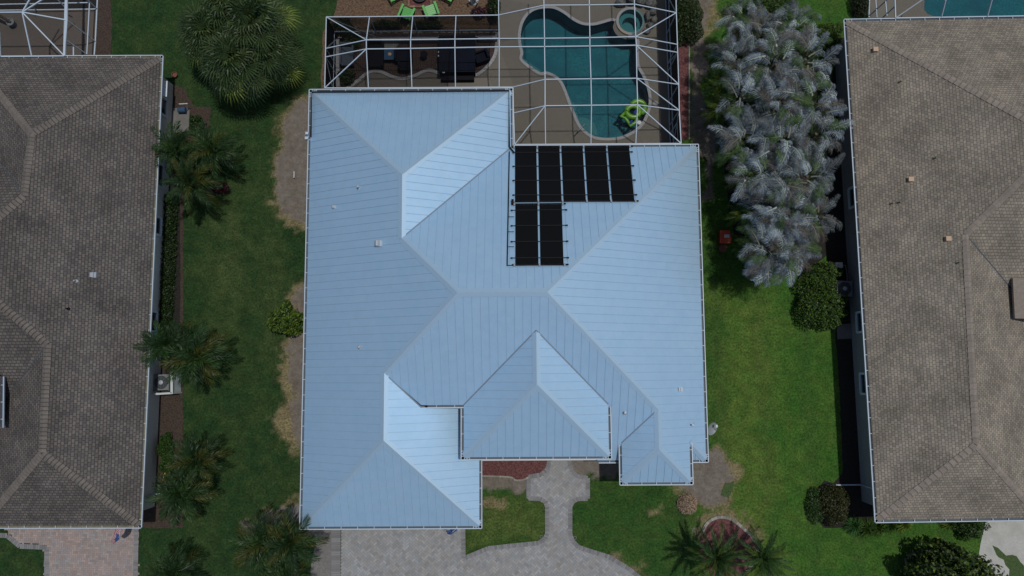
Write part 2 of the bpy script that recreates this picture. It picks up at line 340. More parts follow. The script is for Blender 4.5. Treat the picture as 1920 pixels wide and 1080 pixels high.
def build_ground():
    xs = np.concatenate([[-300, -60], np.arange(-32, 32.01, .125), [60, 300]]); ys = np.concatenate([[-300, -60], np.arange(-15, 26.01, .125), [60, 300]])
    X, Y = np.meshgrid(xs, ys); nx, ny = len(xs), len(ys)
    n1 = vnoise(X, Y, .35, 1) - .5; n2 = vnoise(X, Y, 1.1, 2) - .5; n3 = vnoise(X, Y, .16, 3) - .5
    s = np.zeros(X.shape); d = np.zeros(X.shape)
    wob = n1 * .35 + n2 * .4 + n3 * .25
    for P in soil_polys: s = np.maximum(s, 1 - smooth(-.12, .10, sdist(X, Y, PX(P)) + wob))
    for P in dry_polys: d = np.maximum(d, 1 - smooth(-.25, .35, sdist(X, Y, PX(P)) + wob * 1.6))
    # lawn tone: the side lawn on the left is dark and deep green, the right-hand one brighter green
    green_tone = smooth(6, 13, X + n2 * 2) ; green_tone = np.maximum(green_tone, .45 * smooth(-6, -2, X) * (Y < 0))
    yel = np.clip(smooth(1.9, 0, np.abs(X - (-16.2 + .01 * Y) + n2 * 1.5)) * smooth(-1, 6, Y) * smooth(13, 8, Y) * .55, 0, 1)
    yel = np.maximum(yel, smooth(1.3, 0, np.abs(X + 13.6 + n2 * 1.5)) * smooth(-2, 4, Y) * smooth(9, 4, Y) * .5); green_tone = np.clip(green_tone + .22 * np.sin(X * 2.6 + .3 * np.sin(Y * .3)) * (X > 9), 0, 1.2)
    yel = np.maximum(yel, smooth(2.6, .3, np.abs(X - 12.8 + n2 * 2)) * smooth(6, 3, Y) * .6)
    lawn_p = sdist(X, Y, PX([(870, 950), (1022, 940), (1022, 1005), (955, 1015), (870, 1040)])); yel = np.maximum(yel, (1 - smooth(-.4, .4, lawn_p + n2)) * .8)
    # dark worn patch behind the left cage side
    keep = sdist(X, Y, DECK) > -.35
    Z = np.where(s > .5, -.01, 0) + (n1 * .005)
    Z[(abs(X) > 40) | (abs(Y) > 40)] = 0
    me = bpy.data.meshes.new('lawn'); co = np.stack([X, Y, Z], -1).reshape(-1, 3)
    I = np.arange(nx * ny).reshape(ny, nx)
    kf = keep[:-1, :-1] & keep[1:, 1:] & keep[:-1, 1:] & keep[1:, :-1]
    Q = np.stack([I[:-1, :-1], I[:-1, 1:], I[1:, 1:], I[1:, :-1]], -1)[kf]
    me.vertices.add(len(co)); me.vertices.foreach_set('co', co.ravel())
    me.loops.add(Q.size); me.loops.foreach_set('vertex_index', Q.ravel())
    me.polygons.add(len(Q)); me.polygons.foreach_set('loop_start', np.arange(len(Q)) * 4); me.polygons.foreach_set('loop_total', np.full(len(Q), 4))
    me.update(calc_edges=True); me.validate()
    ca = me.color_attributes.new('Col', 'FLOAT_COLOR', 'POINT')
    ca.data.foreach_set('color', np.stack([s, d, green_tone, yel], -1).reshape(-1).astype(np.float32))
    o = bpy.data.objects.new('lawn', me); sc.collection.objects.link(o)
    m = bpy.data.materials.new('lawn_grass'); m.use_nodes = True; t = m.node_tree; N = t.nodes; K = t.links.new; b = N['Principled BSDF']
    b.inputs['Roughness'].default_value = .9; b.inputs['Specular IOR Level'].default_value = .15
    tc = N.new('ShaderNodeTexCoord'); at = N.new('ShaderNodeAttribute'); at.attribute_name = 'Col'; sp = N.new('ShaderNodeSeparateColor'); K(at.outputs[0], sp.inputs[0])
    def no(s_, lo, hi, a, b_, det=4):
        n = N.new('ShaderNodeTexNoise'); n.inputs['Scale'].default_value = s_; n.inputs['Detail'].default_value = det; n.inputs['Roughness'].default_value = .7
        K(tc.outputs['Object'], n.inputs[0]); r = N.new('ShaderNodeMapRange'); r.inputs[1].default_value = lo; r.inputs[2].default_value = hi; r.inputs[3].default_value = a; r.inputs[4].default_value = b_
        K(n.outputs[0], r.inputs[0]); return r.outputs[0]
    def mx(f, a, b_):
        x = N.new('ShaderNodeMixRGB')
        for i, v in ((0, f), (1, a), (2, b_)):
            if isinstance(v, tuple): x.inputs[i].default_value = (*v, 1)
            elif isinstance(v, float): x.inputs[i].default_value = v
            else: K(v, x.inputs[i])
        return x.outputs[0]
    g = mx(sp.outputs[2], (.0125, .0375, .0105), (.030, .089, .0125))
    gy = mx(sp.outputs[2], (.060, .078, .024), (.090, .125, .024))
    ym = N.new('ShaderNodeMath'); ym.operation = 'MULTIPLY'; K(at.outputs['Alpha'], ym.inputs[0]); K(no(1.3, .35, .65, .3, 1.2), ym.inputs[1])
    g = mx(ym.outputs[0], g, gy)
    g = mx(no(.6, .4, .75, 0, .45), g, gy)
    g = mx(no(2.6, .5, .8, 0, .45), g, gy)
    dd = mx(no(6, .35, .65, 0, 1.), (.13, .115, .05), (.20, .16, .095))
    g = mx(sp.outputs[1], g, dd)
    so_ = mx(no(3, .35, .65, 0, 1.), (.135, .117, .097), (.195, .172, .148)); so_ = mx(no(.9, .5, .7, 0, .6), so_, (.10, .075, .055))
    g = mx(sp.outputs[0], g, so_)
    sc_ = N.new('ShaderNodeVectorMath'); sc_.operation = 'SCALE'; K(g, sc_.inputs[0])
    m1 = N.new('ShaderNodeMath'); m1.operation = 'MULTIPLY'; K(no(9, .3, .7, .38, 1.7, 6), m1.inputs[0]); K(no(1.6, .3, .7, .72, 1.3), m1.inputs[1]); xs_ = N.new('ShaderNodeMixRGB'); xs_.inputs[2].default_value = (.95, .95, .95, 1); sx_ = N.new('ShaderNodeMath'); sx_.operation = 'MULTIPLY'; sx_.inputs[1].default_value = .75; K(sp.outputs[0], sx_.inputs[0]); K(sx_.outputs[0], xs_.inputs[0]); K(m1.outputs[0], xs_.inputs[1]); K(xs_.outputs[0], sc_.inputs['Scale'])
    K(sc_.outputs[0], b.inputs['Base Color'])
    bp = N.new('ShaderNodeBump'); bp.inputs['Strength'].default_value = .7; bp.inputs['Distance'].default_value = .05; K(no(14, 0, 1, 0, 1), bp.inputs['Height']); K(bp.outputs[0], b.inputs['Normal'])
    me.materials.append(m)
    return structure(o, 'mown lawn around the three houses with bare sandy patches')
build_ground()
def sheet(name, P, z, m, holes=None, skirt=.06, label=None):
    mb = MB(); rings = [P] + (holes or [])
    V = [Vector((p[0], p[1], 0)) for r_ in rings for p in r_]
    for p in V: mb.vert((p.x, p.y, z))
    for t in tessellate_polygon([[Vector((p[0], p[1], 0)) for p in r_] for r_ in rings]):
        a, b, c = [V[i] for i in t]
        if (b - a).cross(c - a).z < 0: t = (t[0], t[2], t[1])
        mb.f.append(list(t)); mb.m.append(0); mb.uv.append(None)
    if skirt:
        for i in range(len(P)):
            a, b = P[i], P[(i + 1) % len(P)]; mb.face([(a[0], a[1], z), (a[0], a[1], z - skirt), (b[0], b[1], z - skirt), (b[0], b[1], z)])
    return structure(mb.build(name, m), label)
def pavers(name, P, z, m, ang, bw=.12, holes=(), z2=.012, parent=None, var=.28, tint=0.):
    """real herringbone bricks, one quad each, laid inside outline P"""
    xs = [p[0] for p in P]; ys = [p[1] for p in P]; cx, cy = sum(xs) / len(xs), sum(ys) / len(ys); r = max(max(xs) - min(xs), max(ys) - min(ys)) * .75
    n = int(r / bw) + 2; ca, sa = math.cos(ang), math.sin(ang); mb = MB(); g = .004
    for i in range(-n, n):
        for j in range(-n, n):
            k = (i - j) % 4
            if k == 0: q = (i, j, 2, 1)
            elif k == 3: q = (i, j, 1, 2)
            else: continue
            x0, y0, x1, y1 = q[0] * bw + g, q[1] * bw + g, (q[0] + q[2]) * bw - g, (q[1] + q[3]) * bw - g
            mx_, my_ = (x0 + x1) / 2, (y0 + y1) / 2; X, Y = cx + mx_ * ca - my_ * sa, cy + mx_ * sa + my_ * ca
            if not inpoly(X, Y, P) or any(inpoly(X, Y, h) for h in holes): continue
            v = 1 + random.choice((-1, -.5, 0, 0, .4, 1)) * var * random.uniform(.5, 1); t = random.uniform(-tint, tint)
            mb.col = (v * (1 + t), v, v * (1 - t * .8))
            mb.face([(cx + a * ca - b * sa, cy + a * sa + b * ca, z + z2) for a, b in ((x0, y0), (x1, y0), (x1, y1), (x0, y1))])
    return mb.build(name, m, parent)
def edge_band(mb, line, w_, z, closed=False, blk=.2, side=0, var=.2, h=None):
    """a run of edging blocks along a polyline"""
    n = len(line)
    for i in range(n if closed else n - 1):
        a, b = Vector(line[i]), Vector(line[(i + 1) % n]); L_ = (b - a).length
        if L_ < 1e-4: continue
        zz = z; z = zz + .0025 * (i % 3)
        d = (b - a) / L_; nn = Vector((-d.y, d.x)); k = max(1, round(L_ / blk))
        for j in range(k):
            p, q = a + d * (L_ * j / k + .004), a + d * (L_ * (j + 1) / k - .004); o0, o1 = nn * (side - w_ / 2), nn * (side + w_ / 2)
            v = 1 + random.uniform(-var, var); mb.col = (v, v, v)
            if h: mb.hexa([Vector((*(p + o0), z)), Vector((*(q + o0), z)), Vector((*(q + o1), z)), Vector((*(p + o1), z)), Vector((*(p + o0), z + h)), Vector((*(q + o0), z + h)), Vector((*(q + o1), z + h)), Vector((*(p + o1), z + h))])
            else: mb.face([(*(p + o0), z), (*(q + o0), z), (*(q + o1), z), (*(p + o1), z)])
        z = zz
# --- driveway and entry path of the middle house
drive_L = PX([(1030, 830), (1030, 866), (1026, 880), (1015, 890), (991, 894), (991, 934), (1012, 935), (1022, 940), (1026, 950), (1026, 1000), (1022, 1010), (1010, 1018), (960, 1023), (915, 1028), (869, 1047)])
drive_R = PX([(1217, 1098), (1180, 1067), (1142, 1044), (1100, 1031), (1085, 1026), (1073, 1014), (1069, 1000), (1069, 950), (1074, 940), (1084, 935), (1102, 935), (1102, 896), (1083, 893), (1073, 885), (1067, 866), (1067, 830)])
corner = PX([(868, 960)])
DRIVE = drive_L + corner + PX([(639, 960), (639, 1140)]) + PX([(1260, 1140)]) + drive_R
sheet('driveway', DRIVE, .018, M['joint'], label='grey herringbone paver driveway and entry path of the middle house')
dp = pavers('driveway_pavers', DRIVE, .018, M['paver'], R(45), .125, var=.19, tint=.05); structure(dp, 'grey blended herringbone pavers of the middle driveway')
mb = MB(); edge_band(mb, drive_L + corner, .24, .036, blk=.12, side=-.0); edge_band(mb, drive_R, .24, .036, blk=.12); edge_band(mb, PX([(630, 975), (630, 1130)]), .50, .036, blk=.12)
structure(mb.build('driveway_border', M['paverborder']), 'dark soldier course border of the middle driveway')
sheet('gravel_apron', ragged(PX([(560, 975), (632, 975), (628, 1130), (585, 1130), (583, 1060), (592, 1020), (588, 995)]), .05), .010, M['oldpav'], label='rough grey aggregate strip left of the driveway')
sheet('concrete_pad', ragged(PX([(520, 955), (590, 940), (590, 1000), (540, 1000), (505, 990), (503, 975)]), .04), .008, M['conc_dark'], label='dark concrete pad at the garage corner')
# --- left neighbour drive
LD = PX([(-60, 975), (10, 990), (35, 1018), (84, 1020), (84, 1130), (258, 1130), (260, 975)])
sheet('left_driveway', LD, .018, M['joint'], label='pinkish paver driveway of the left house')
structure(pavers('left_driveway_pavers', LD, .018, M['paverpink'], 0, .115, var=.18, tint=.10), 'pinkish herringbone pavers of the left driveway')
mb = MB(); edge_band(mb, PX([(-60, 1002), (14, 1004), (38, 1024), (88, 1026), (88, 1130)]), .26, .036, blk=.12); edge_band(mb, PX([(256, 985), (254, 1130)]), .26, .036, blk=.12)
structure(mb.build('left_driveway_border', M['paverborder']), 'grey edge course of the left driveway')
# --- right neighbour drive
RD = PX([(1853, 965), (1846, 985), (1838, 1020), (1832, 1060), (1830, 1110), (1990, 1110), (1990, 965)])
sheet('right_driveway', RD, .02, M['concrete'], label='stained pale concrete driveway of the right house')
sheet('grass_patch', ragged(PX([(1862, 1023), (1872, 1028), (1885, 1040), (1905, 1045), (1918, 1062), (1925, 1100), (1895, 1100), (1892, 1068), (1880, 1050), (1866, 1038)]), .07), .026, M['patchgrass'], skirt=0, label='weedy grass patch inside the pale right driveway')
sheet('grass_patch', ragged(PX([(1360, 905), (1378, 902), (1374, 918), (1366, 932), (1353, 930), (1354, 915)]), .05), .012, M['patchgrass'], skirt=0, label='small green grass island in the bare soil')
# --- beds
def bed(name, px, m, z=.03, rag=.05, label=None, sm=True): return sheet(name, ragged(PX(px), rag, .3), z, m, label=label)
bed('red_mulch_bed', [(893, 850), (1026, 850), (1024, 878), (1010, 888), (1000, 889), (993, 893), (982, 899), (965, 900), (955, 893), (893, 891)], M['bark'], .03, label='red mulch bed beside the entry path')
bed('red_mulch_strip', [(1255, 68), (1291, 70), (1291, 262), (1258, 264)], M['bark'], .03, .03, label='red mulch strip outside the pool cage')
bed('gravel_yard', [(637, -30), (630, 20), (618, 45), (606, 62), (600, 190), (640, 190), (640, 66), (940, 64), (940, -60), (637, -60)], M['tanmulch'], .012, .06, label='tan wood chip yard behind the pool cage')
bed('left_bed', [(300, 150), (345, 165), (362, 200), (395, 200), (392, 270), (345, 300), (343, 600), (343, 990), (250, 990), (270, 600), (295, 400)], M['brown'], .012, .05, label='brown mulch bed along the left house')
bed('left_dark_bed', [(298, 255), (338, 260), (338, 640), (280, 640)], M['darksoil'], .022, .03, label='bed soil darkened for the shade under the hedge of the left house')  # dark sheet puts the hedge's shade into the bed colour
bed('left_back_bed', [(172, -40), (205, -40), (210, 40), (209, 108), (170, 115)], M['brown'], .014, .05, label='brown mulch strip beside the left pool cage')
bed('right_side_bed', [(1566, 625), (1572, 700), (1577, 800), (1580, 890), (1562, 905), (1545, 900), (1520, 935), (1522, 965), (1545, 990), (1575, 990), (1680, 965), (1650, 600), (1600, 600), (1568, 605)], M['darksoil'], .012, .03, label='dark mulch bed along the right house')
bed('right_back_bed', [(1575, 70), (1640, 70), (1645, 600), (1560, 600), (1545, 400), (1550, 200)], M['darksoil'], .010, .05, label='dark soil strip behind the silver palms')
bed('palm_bed', [(1375, 60), (1440, 40), (1520, 60), (1560, 160), (1565, 300), (1560, 470), (1500, 520), (1400, 520), (1375, 450), (1350, 250)], M['darksoil'], .008, .1, label='dark soil bed under the silver palms')
bed('right_pool_bed', [(1600, -40), (1632, -40), (1626, 30), (1597, 30)], M['darksoil'], .012, .03, label='dark bed beside the right pool cage')
RING = catmull(PX([(1316, 1000), (1328, 978), (1350, 969), (1372, 974), (1395, 992), (1412, 1010), (1420, 1035), (1400, 1070), (1360, 1085), (1325, 1070), (1312, 1035)]), 4)
sheet('palm_ring_bed', RING, .03, M['bark'], label='red mulch circle under the front palms')
TREEB = catmull(PX([(1700, 1060), (1698, 1050), (1710, 1038), (1740, 1036), (1800, 1042), (1840, 1070), (1850, 1110), (1800, 1150), (1720, 1150), (1700, 1110)]), 4)
sheet('tree_bed', TREEB, .02, M['brown'], label='brown mulch circle under the round tree')
sheet('walkway_slab', PX([(1568, 608), (1615, 606), (1617, 634), (1570, 636)]), .05, M['conc_dark'], label='concrete slab crossing the right side bed')
sheet('utility_pad', PX([(322, 203), (356, 203), (354, 250), (320, 252)]), .04, M['conc_dark'], label='small concrete pad by the left house')
def ring_edging(name, P, i0, i1, label, m=M['brickedge']):
    mb = MB(); edge_band(mb, [P[i % len(P)] for i in range(i0, i1)], .16, .0, blk=.13, h=.09, var=.3)
    o = mb.build(name, m); tag(o, label, 'edging'); return o
ring_edging('brick_edging', RING, 0, 30, 'curved row of pale bricks round the front palm bed')
ring_edging('brick_edging', TREEB, -4, 22, 'curved row of pale bricks round the tree bed at the bottom right')
mb = MB(); edge_band(mb, PX([(1292, 60), (1292, 262)]), .08, 0, blk=.2, h=.08, var=.3); tag(mb.build('brick_edging', M['brickedge']), 'thin straight edging along the red mulch strip beside the pool cage', 'edging')
mb = MB(); edge_band(mb, catmull(PX([(893, 892), (955, 894), (966, 900), (982, 899), (993, 893)]), 3, False), .09, 0, blk=.15, h=.08, var=.3); tag(mb.build('brick_edging', M['brickedge']), 'wavy pale edging below the red mulch bed by the entry path', 'edging')

# ================================================================ POOL DECK, POOL, SPA
SPAC = W(1182, 41); SPAR = .86
pool_hole = POOL
spa_hole = [(SPAC.x + .72 * math.cos(t), SPAC.y + .72 * math.sin(t)) for t in [2 * math.pi * i / 28 for i in range(28)]]
sheet('pool_deck', DECK, .05, M['deck'], holes=[pool_hole, spa_hole], skirt=.3, label='tan painted concrete deck around the pool')
mb = MB()   # control joints of the deck
for a, b in (((1005, 165), (1005, 268)), ((975, 137), (934, 137)), ((975, 207), (1064, 207)), ((963, 252), (1096, 252)), ((1216, 250), (1250, 250)), ((1196, 123), (1250, 123)), ((1218, 147), (1250, 147)), ((1089, 0), (1089, 44)), ((1113, 0), (1113, 46)), ((940, 115), (972, 115)), ((1166, 262), (1166, 272)), ((1196, 70), (1250, 70)), ((1214, 185), (1248, 205)), ((1205, 232), (1240, 250)), ((855, 148), (855, 165))):
    mb.bar(W(*a, .051), W(*b, .051), .02, .006)
structure(mb.build('deck_joint', M['conc_dark']), 'dark joints in the pool deck')
pool = thing('swimming_pool', 'free form teal swimming pool with pale coping under the white cage', 'swimming pool', W(1100, 140))
mb = MB(); n = len(POOL)
for i in range(n):
    a, b = POOL[i], POOL[(i + 1) % n]; mb.face([(a[0], a[1], .05), (b[0], b[1], .05), (b[0], b[1], -1.15), (a[0], a[1], -1.15)])
cen = Vector((sum(p[0] for p in POOL) / n, sum(p[1] for p in POOL) / n))
for t in tessellate_polygon([[Vector((p[0], p[1], 0)) for p in POOL]]): mb.face([(POOL[i][0], POOL[i][1], -1.15) for i in t])
mb.build('basin', M['plaster'], pool)
def band(mb, line, w_, z0, z1, closed=True):
    n = len(line); 
    def off(i):
        a, b = Vector(line[(i - 1) % n] if closed or i > 0 else line[i]), Vector(line[(i + 1) % n] if closed or i < n - 1 else line[i]); d = (b - a).normalized(); return Vector((-d.y, d.x))
    for i in range(n if closed else n - 1):
        j = (i + 1) % n; p, q = Vector(line[i]), Vector(line[j]); o, r = off(i) * w_, off(j) * w_
        c = [p, q, q + r, p + o]; mb.hexa([Vector((v.x, v.y, z0)) for v in c] + [Vector((v.x, v.y, z1)) for v in c])
area = sum(POOL[i][0] * POOL[(i + 1) % n][1] - POOL[(i + 1) % n][0] * POOL[i][1] for i in range(n))
sgn = -1 if area > 0 else 1
k0 = 4 * 4; mb = MB(); band(mb, POOL[k0:] + POOL[:2], sgn * .17, .03, .085, False); mb.build('coping', M['coping'], pool)
# entry steps in the lower left, bench in the left shallow, narrow pale ledge on the left side
mb = MB()
def arc_step(cx, cy, r, z):
    c = W(cx, cy, 0); P = [(c.x + r * math.cos(t) * 1.0, c.y + r * math.sin(t)) for t in [2 * math.pi * i / 28 for i in range(28)]]
    P = [p for p in P]; mb.prism([(x, y) for x, y in P], -1.5, z)
def clip_in(px, z):
    P = PX(px); mb = MB(); mb.prism(P, -1.15, z); mb.build('step', M['step'], pool)
clip_in([(1081, 216), (1090, 212), (1100, 213), (1115, 222), (1122, 236), (1122, 247), (1133, 254), (1145, 259), (1120, 257.5), (1103, 249), (1090, 236)], -.75)
clip_in([(1084, 222), (1094, 220), (1106, 226), (1111, 236), (1113, 252), (1103, 248), (1090, 235)], -.35)
clip_in([(980, 112), (982, 106), (996, 116), (1012, 127), (1022, 134), (1013, 135.5), (997, 125.5)], -.3)
clip_in([(1087, 215), (1079, 190), (1068, 172), (1063, 171), (1070, 192), (1080, 216)], -.7)
mb = MB(); mb.lathe((W(1199, 229).x, W(1199, 229).y, -.03), [(.13, -.1), (.13, 0), (.0, .0)], 14); mb.build('skimmer', M['whitep'], pool)
hr = MB(); a, b = W(1098, 231, .5), W(1080, 252, .05)
hr.tube([W(1096, 233, -.5), W(1096, 233, .55), W(1090, 240, .85), W(1083, 247, .75), W(1079, 253, .05)], .028, 8); hr.build('handrail', M['steel'], pool, True)
# water
mw = bpy.data.materials.new('pool_water'); mw.use_nodes = True; t = mw.node_tree; N = t.nodes; K = t.links.new; N.remove(N['Principled BSDF'])
tr = N.new('ShaderNodeBsdfTransparent'); tr.inputs[0].default_value = (.60, .86, .88, 1); gl = N.new('ShaderNodeBsdfGlossy'); gl.inputs['Roughness'].default_value = .08
fr = N.new('ShaderNodeFresnel'); fr.inputs[0].default_value = 1.33; ms = N.new('ShaderNodeMixShader'); nn = N.new('ShaderNodeTexNoise'); nn.inputs['Scale'].default_value = 3; bp = N.new('ShaderNodeBump'); bp.inputs['Strength'].default_value = .25; bp.inputs['Distance'].default_value = .05
tcw = N.new('ShaderNodeTexCoord'); K(tcw.outputs['Object'], nn.inputs[0]); K(nn.outputs[0], bp.inputs['Height']); K(bp.outputs[0], gl.inputs['Normal']); K(bp.outputs[0], fr.inputs['Normal'])
K(fr.outputs[0], ms.inputs[0]); K(tr.outputs[0], ms.inputs[1]); K(gl.outputs[0], ms.inputs[2]); K(ms.outputs[0], N['Material Output'].inputs[0])
M['water'] = mw
o = sheet('pool_water', POOL, -.04, mw, skirt=0, label='teal pool water')
spa = thing('spa', 'round raised spa with pale rim at the top right corner of the pool', 'spa', SPAC)
mb = MB(); mb.lathe(SPAC, [(.80, -.1), (.80, .10), (.70, .10), (.70, -.35), (.44, -.35), (.42, -.95), (0, -.95)], 32); mb.build('basin', M['step'], spa, False)
mb = MB(); arc = [(SPAC.x + .71 * math.cos(t), SPAC.y + .71 * math.sin(t)) for t in [R(65) + i * R(7.5) for i in range(29)]]
band(mb, arc, -.15, .103, .14, False); arc2 = [(SPAC.x + .80 * math.cos(t), SPAC.y + .80 * math.sin(t)) for t in [R(208) + i * R(8) for i in range(8)]]
mb.build('rim', M['coping'], spa)
mb = MB(); arc2 = [(SPAC.x + .86 * math.cos(t), SPAC.y + .86 * math.sin(t)) for t in [R(200) + i * R(8) for i in range(9)]]; band(mb, arc2, .15, .10, .15, False); mb.build('spillway', mat('spill_tile', (.30, .27, .21), .8), spa)
mb = MB(); mb.box(W(1184, 71, .1), .46, .20, .22); mb.build('step_block', M['coping'], spa)
o = sheet('spa_water', [(SPAC.x + .70 * math.cos(t), SPAC.y + .70 * math.sin(t)) for t in [2 * math.pi * i / 28 for i in range(28)]], .05, mw, skirt=0, label='water in the round spa')
def rock(px, py, sx, sy, h, lab, seed, m=None):
    r_ = random.Random(seed); mb = MB(); n = 9; P = []
    for k in range(n):
        a = 2 * math.pi * k / n; P.append((sx * math.cos(a) * r_.uniform(.8, 1.12), sy * math.sin(a) * r_.uniform(.8, 1.12)))
    c = W(px, py, .05); rows = [(1, 0), (1.03, h * .45), (.86, h * .85), (.55, h)]
    for s_, z in rows:
        for (x, y) in P: mb.vert((c.x + x * s_, c.y + y * s_, .05 + z + (r_.uniform(-.1, .1) * h if z else 0)))
    for i in range(3):
        for k in range(n): mb.f.append([i * n + k, i * n + (k + 1) % n, (i + 1) * n + (k + 1) % n, (i + 1) * n + k]); mb.m.append(0); mb.uv.append(None)
    mb.f.append([3 * n + k for k in range(n)]); mb.m.append(0); mb.uv.append(None)
    tag(mb.build('rock', m or M['rock'], smooth=False), lab, 'rock', 'rocks stacked round the spa')
for i, (px, py, sx, sy, h, lab) in enumerate([
    (1163, 8, .36, .27, .5, 'dark square rock at the upper left of the spa'), (1182, 5, .33, .24, .6, 'dark rock directly above the spa'),
    (1201, 8, .34, .26, .55, 'dark rock above and right of the spa'), (1218, 10, .40, .30, .45, 'broad grey green rock at the top right of the spa'),
    (1222, 25, .27, .2, .35, 'pale cracked rock right of the spa, below the grey green one'), (1226, 39, .22, .26, .3, 'tall pale rock at the right of the spa'),
    (1219, 50, .26, .22, .3, 'pale rock at the lower right of the spa'), (1212, 60, .24, .2, .25, 'small pale rock lowest beside the spa'),
    (1213, 33, .16, .36, .42, 'narrow dark rock hugging the right spa rim')]): rock(px, py, sx, sy, h, lab, i + 3, M['rock'])
# float
fl = thing('pool_float', 'lime green inflatable lounge float with blue handles in the pool', 'pool float', W(1188, 210, -.04))
FX = lambda px, py, z: W(px, py, z)
mb = MB(); c = W(1187, 209, .12); mb.tube([(c.x + .37 * math.cos(t), c.y + .33 * math.sin(t), .12) for t in [2 * math.pi * i / 28 for i in range(28)]], .155, 12, True); mb.build('seat_ring', M['lime'], fl, True)
mb = MB(); c = W(1196, 202, .1); mb.tube([(c.x + .40 * math.cos(t), c.y + .36 * math.sin(t), .10 + .10 * math.sin(t)) for t in [R(-60) + R(215) * i / 20 for i in range(21)]], .15, 12); mb.build('backrest', M['lime'], fl, True)
mb = MB(); mb.tube([W(1174, 209, .08), W(1164, 219, .08), W(1172, 221, .08), W(1178, 229, .08), W(1182, 236, .08), W(1191, 230, .08), W(1195, 222, .08)], .10, 10); mb.build('footrest', M['lime'], fl, True)
for (a, b) in (((1189, 214), (1193, 206)), ((1182, 233), (1185, 225))):
    mb = MB(); mb.bar(W(*a, .27 if a[1] < 220 else .2), W(*b, .27 if a[1] < 220 else .2), .13, .03); mb.build('handle', M['blue'], fl)
mb = MB(); c = W(1229, 194, .05); mb.lathe(c, [(.16, 0), (.16, .012), (.14, .02)], 18); tag(mb.build('deck_lid', M['coping']), 'round pale access lid set in the pool deck', 'lid')

# ================================================================ SCREEN ENCLOSURES
ZE = 2.81; ZG = 3.75
def screen_part(parent, polys, gap=.045, wd=.0028):
    """real threads: thin strips woven over each flat panel (list of 3-D polygons)"""
    mb = MB()
    for P in polys:
        P = [Vector(p) for p in P]; o = P[0]; nrm = Vector((0, 0, 0))
        for i in range(len(P)): nrm += (P[i] - o).cross(P[(i + 1) % len(P)] - o)
        nrm.normalize(); u = (P[1] - P[0]).normalized(); v = nrm.cross(u)
        for ax, ay in ((u, v), (v, u)):
            Q = [((p - o).dot(ax), (p - o).dot(ay)) for p in P]; y = min(q[1] for q in Q) + gap / 2; ym = max(q[1] for q in Q)
            while y < ym:
                xs = []
                for i in range(len(Q)):
                    (x0, y0), (x1, y1) = Q[i], Q[(i + 1) % len(Q)]
                    if (y0 > y) != (y1 > y): xs.append(x0 + (x1 - x0) * (y - y0) / (y1 - y0))
                xs.sort()
                for i in range(0, len(xs) - 1, 2):
                    mb.face([o + ax * xs[i] + ay * (y - wd / 2), o + ax * xs[i + 1] + ay * (y - wd / 2), o + ax * xs[i + 1] + ay * (y + wd / 2), o + ax * xs[i] + ay * (y + wd / 2)])
                y += gap
    return mb.build('screen', M['screen'], parent)
M['screen'] = mat('screen_thread', (.003, .0035, .004), .9, spec=.1)
def beams(mb, segs, w_, h_):
    for a, b in segs: mb.bar(a, b, w_, h_)
cage = thing('screen_enclosure', 'large white framed screen cage over the pool behind the metal roofed house', 'screen enclosure', W(1100, 150))
E_ = lambda x, y: W(x, y, ZE + .05); G_ = lambda x, y: W(x, y, ZG)
# one consistent plan: perimeter at eave height, flat grid raised inside
segs = []
top = [E_(612, 32), E_(693, 31.5), E_(774, 30.5), E_(855, 29.5), E_(935, 28.5)]
bot = [E_(609, 165), E_(691, 165), E_(772.5, 164.5), E_(854, 164), E_(936, 163.5)]
ga = [G_(687, 75), G_(770, 74.5), G_(853, 73.5), G_(936, 72.5), G_(1021, 72), G_(1106, 71), G_(1192, 69)]
gb = [G_(687, 92), G_(770, 91), G_(853, 89.5), G_(936, 88), G_(1021, 87.5), G_(1106, 86.5), G_(1193, 85)]
segs += [(top[i], top[i + 1]) for i in range(4)] + [(top[0], bot[0])] + [(bot[i], bot[i + 1]) for i in range(4)]
segs += [(ga[i], ga[i + 1]) for i in range(6)] + [(gb[i], gb[i + 1]) for i in range(6)]
segs += [(top[i + 1], ga[i]) for i in range(3)] + [(ga[i], gb[i]) for i in range(7)] + [(gb[i], bot[i + 1]) for i in range(3)]
segs += [(top[0], ga[0]), (E_(611, 91), ga[0]), (E_(610.5, 107), gb[0]), (bot[0], gb[0])]
t3, b3 = E_(935, -60), E_(935, 163.5)
segs += [(top[4], ga[3]), (gb[3], bot[4]), (t3, top[4])]
g10 = [G_(1020, 10), G_(1105, 9.5), G_(1189.5, 8)]; g148 = [G_(1022, 149), G_(1108, 148), G_(1194, 147)]; g198 = [G_(1022, 198.5), G_(1109, 197.5), G_(1195.5, 196.5)]
yb = [E_(1023, 270), E_(1108, 270), E_(1192, 269.5)]
for k in range(3):
    xx = [1018, 1104, 1187][k]
    segs += [(G_(xx, -60), g10[k]), (g10[k], ga[k + 4]), (gb[k + 4], g148[k]), (g148[k], g198[k]), (g198[k], yb[k])]
segs += [(g10[0], g10[1]), (g10[1], g10[2]), (g148[0], g148[1]), (g148[1], g148[2]), (g198[0], g198[1]), (g198[1], g198[2])]
rp = [E_(1266, -60), E_(1268, 24), E_(1270, 83.5), E_(1270.5, 98.5), E_(1272.5, 158.5), E_(1273.5, 207), E_(1277, 269)]
lp = [E_(962, 163.5), E_(963, 212), E_(965, 271)]
segs += [(rp[i], rp[i + 1]) for i in range(6)] + [(lp[0], lp[1]), (lp[1], lp[2]), (lp[2], rp[6]), (bot[4], lp[0])]
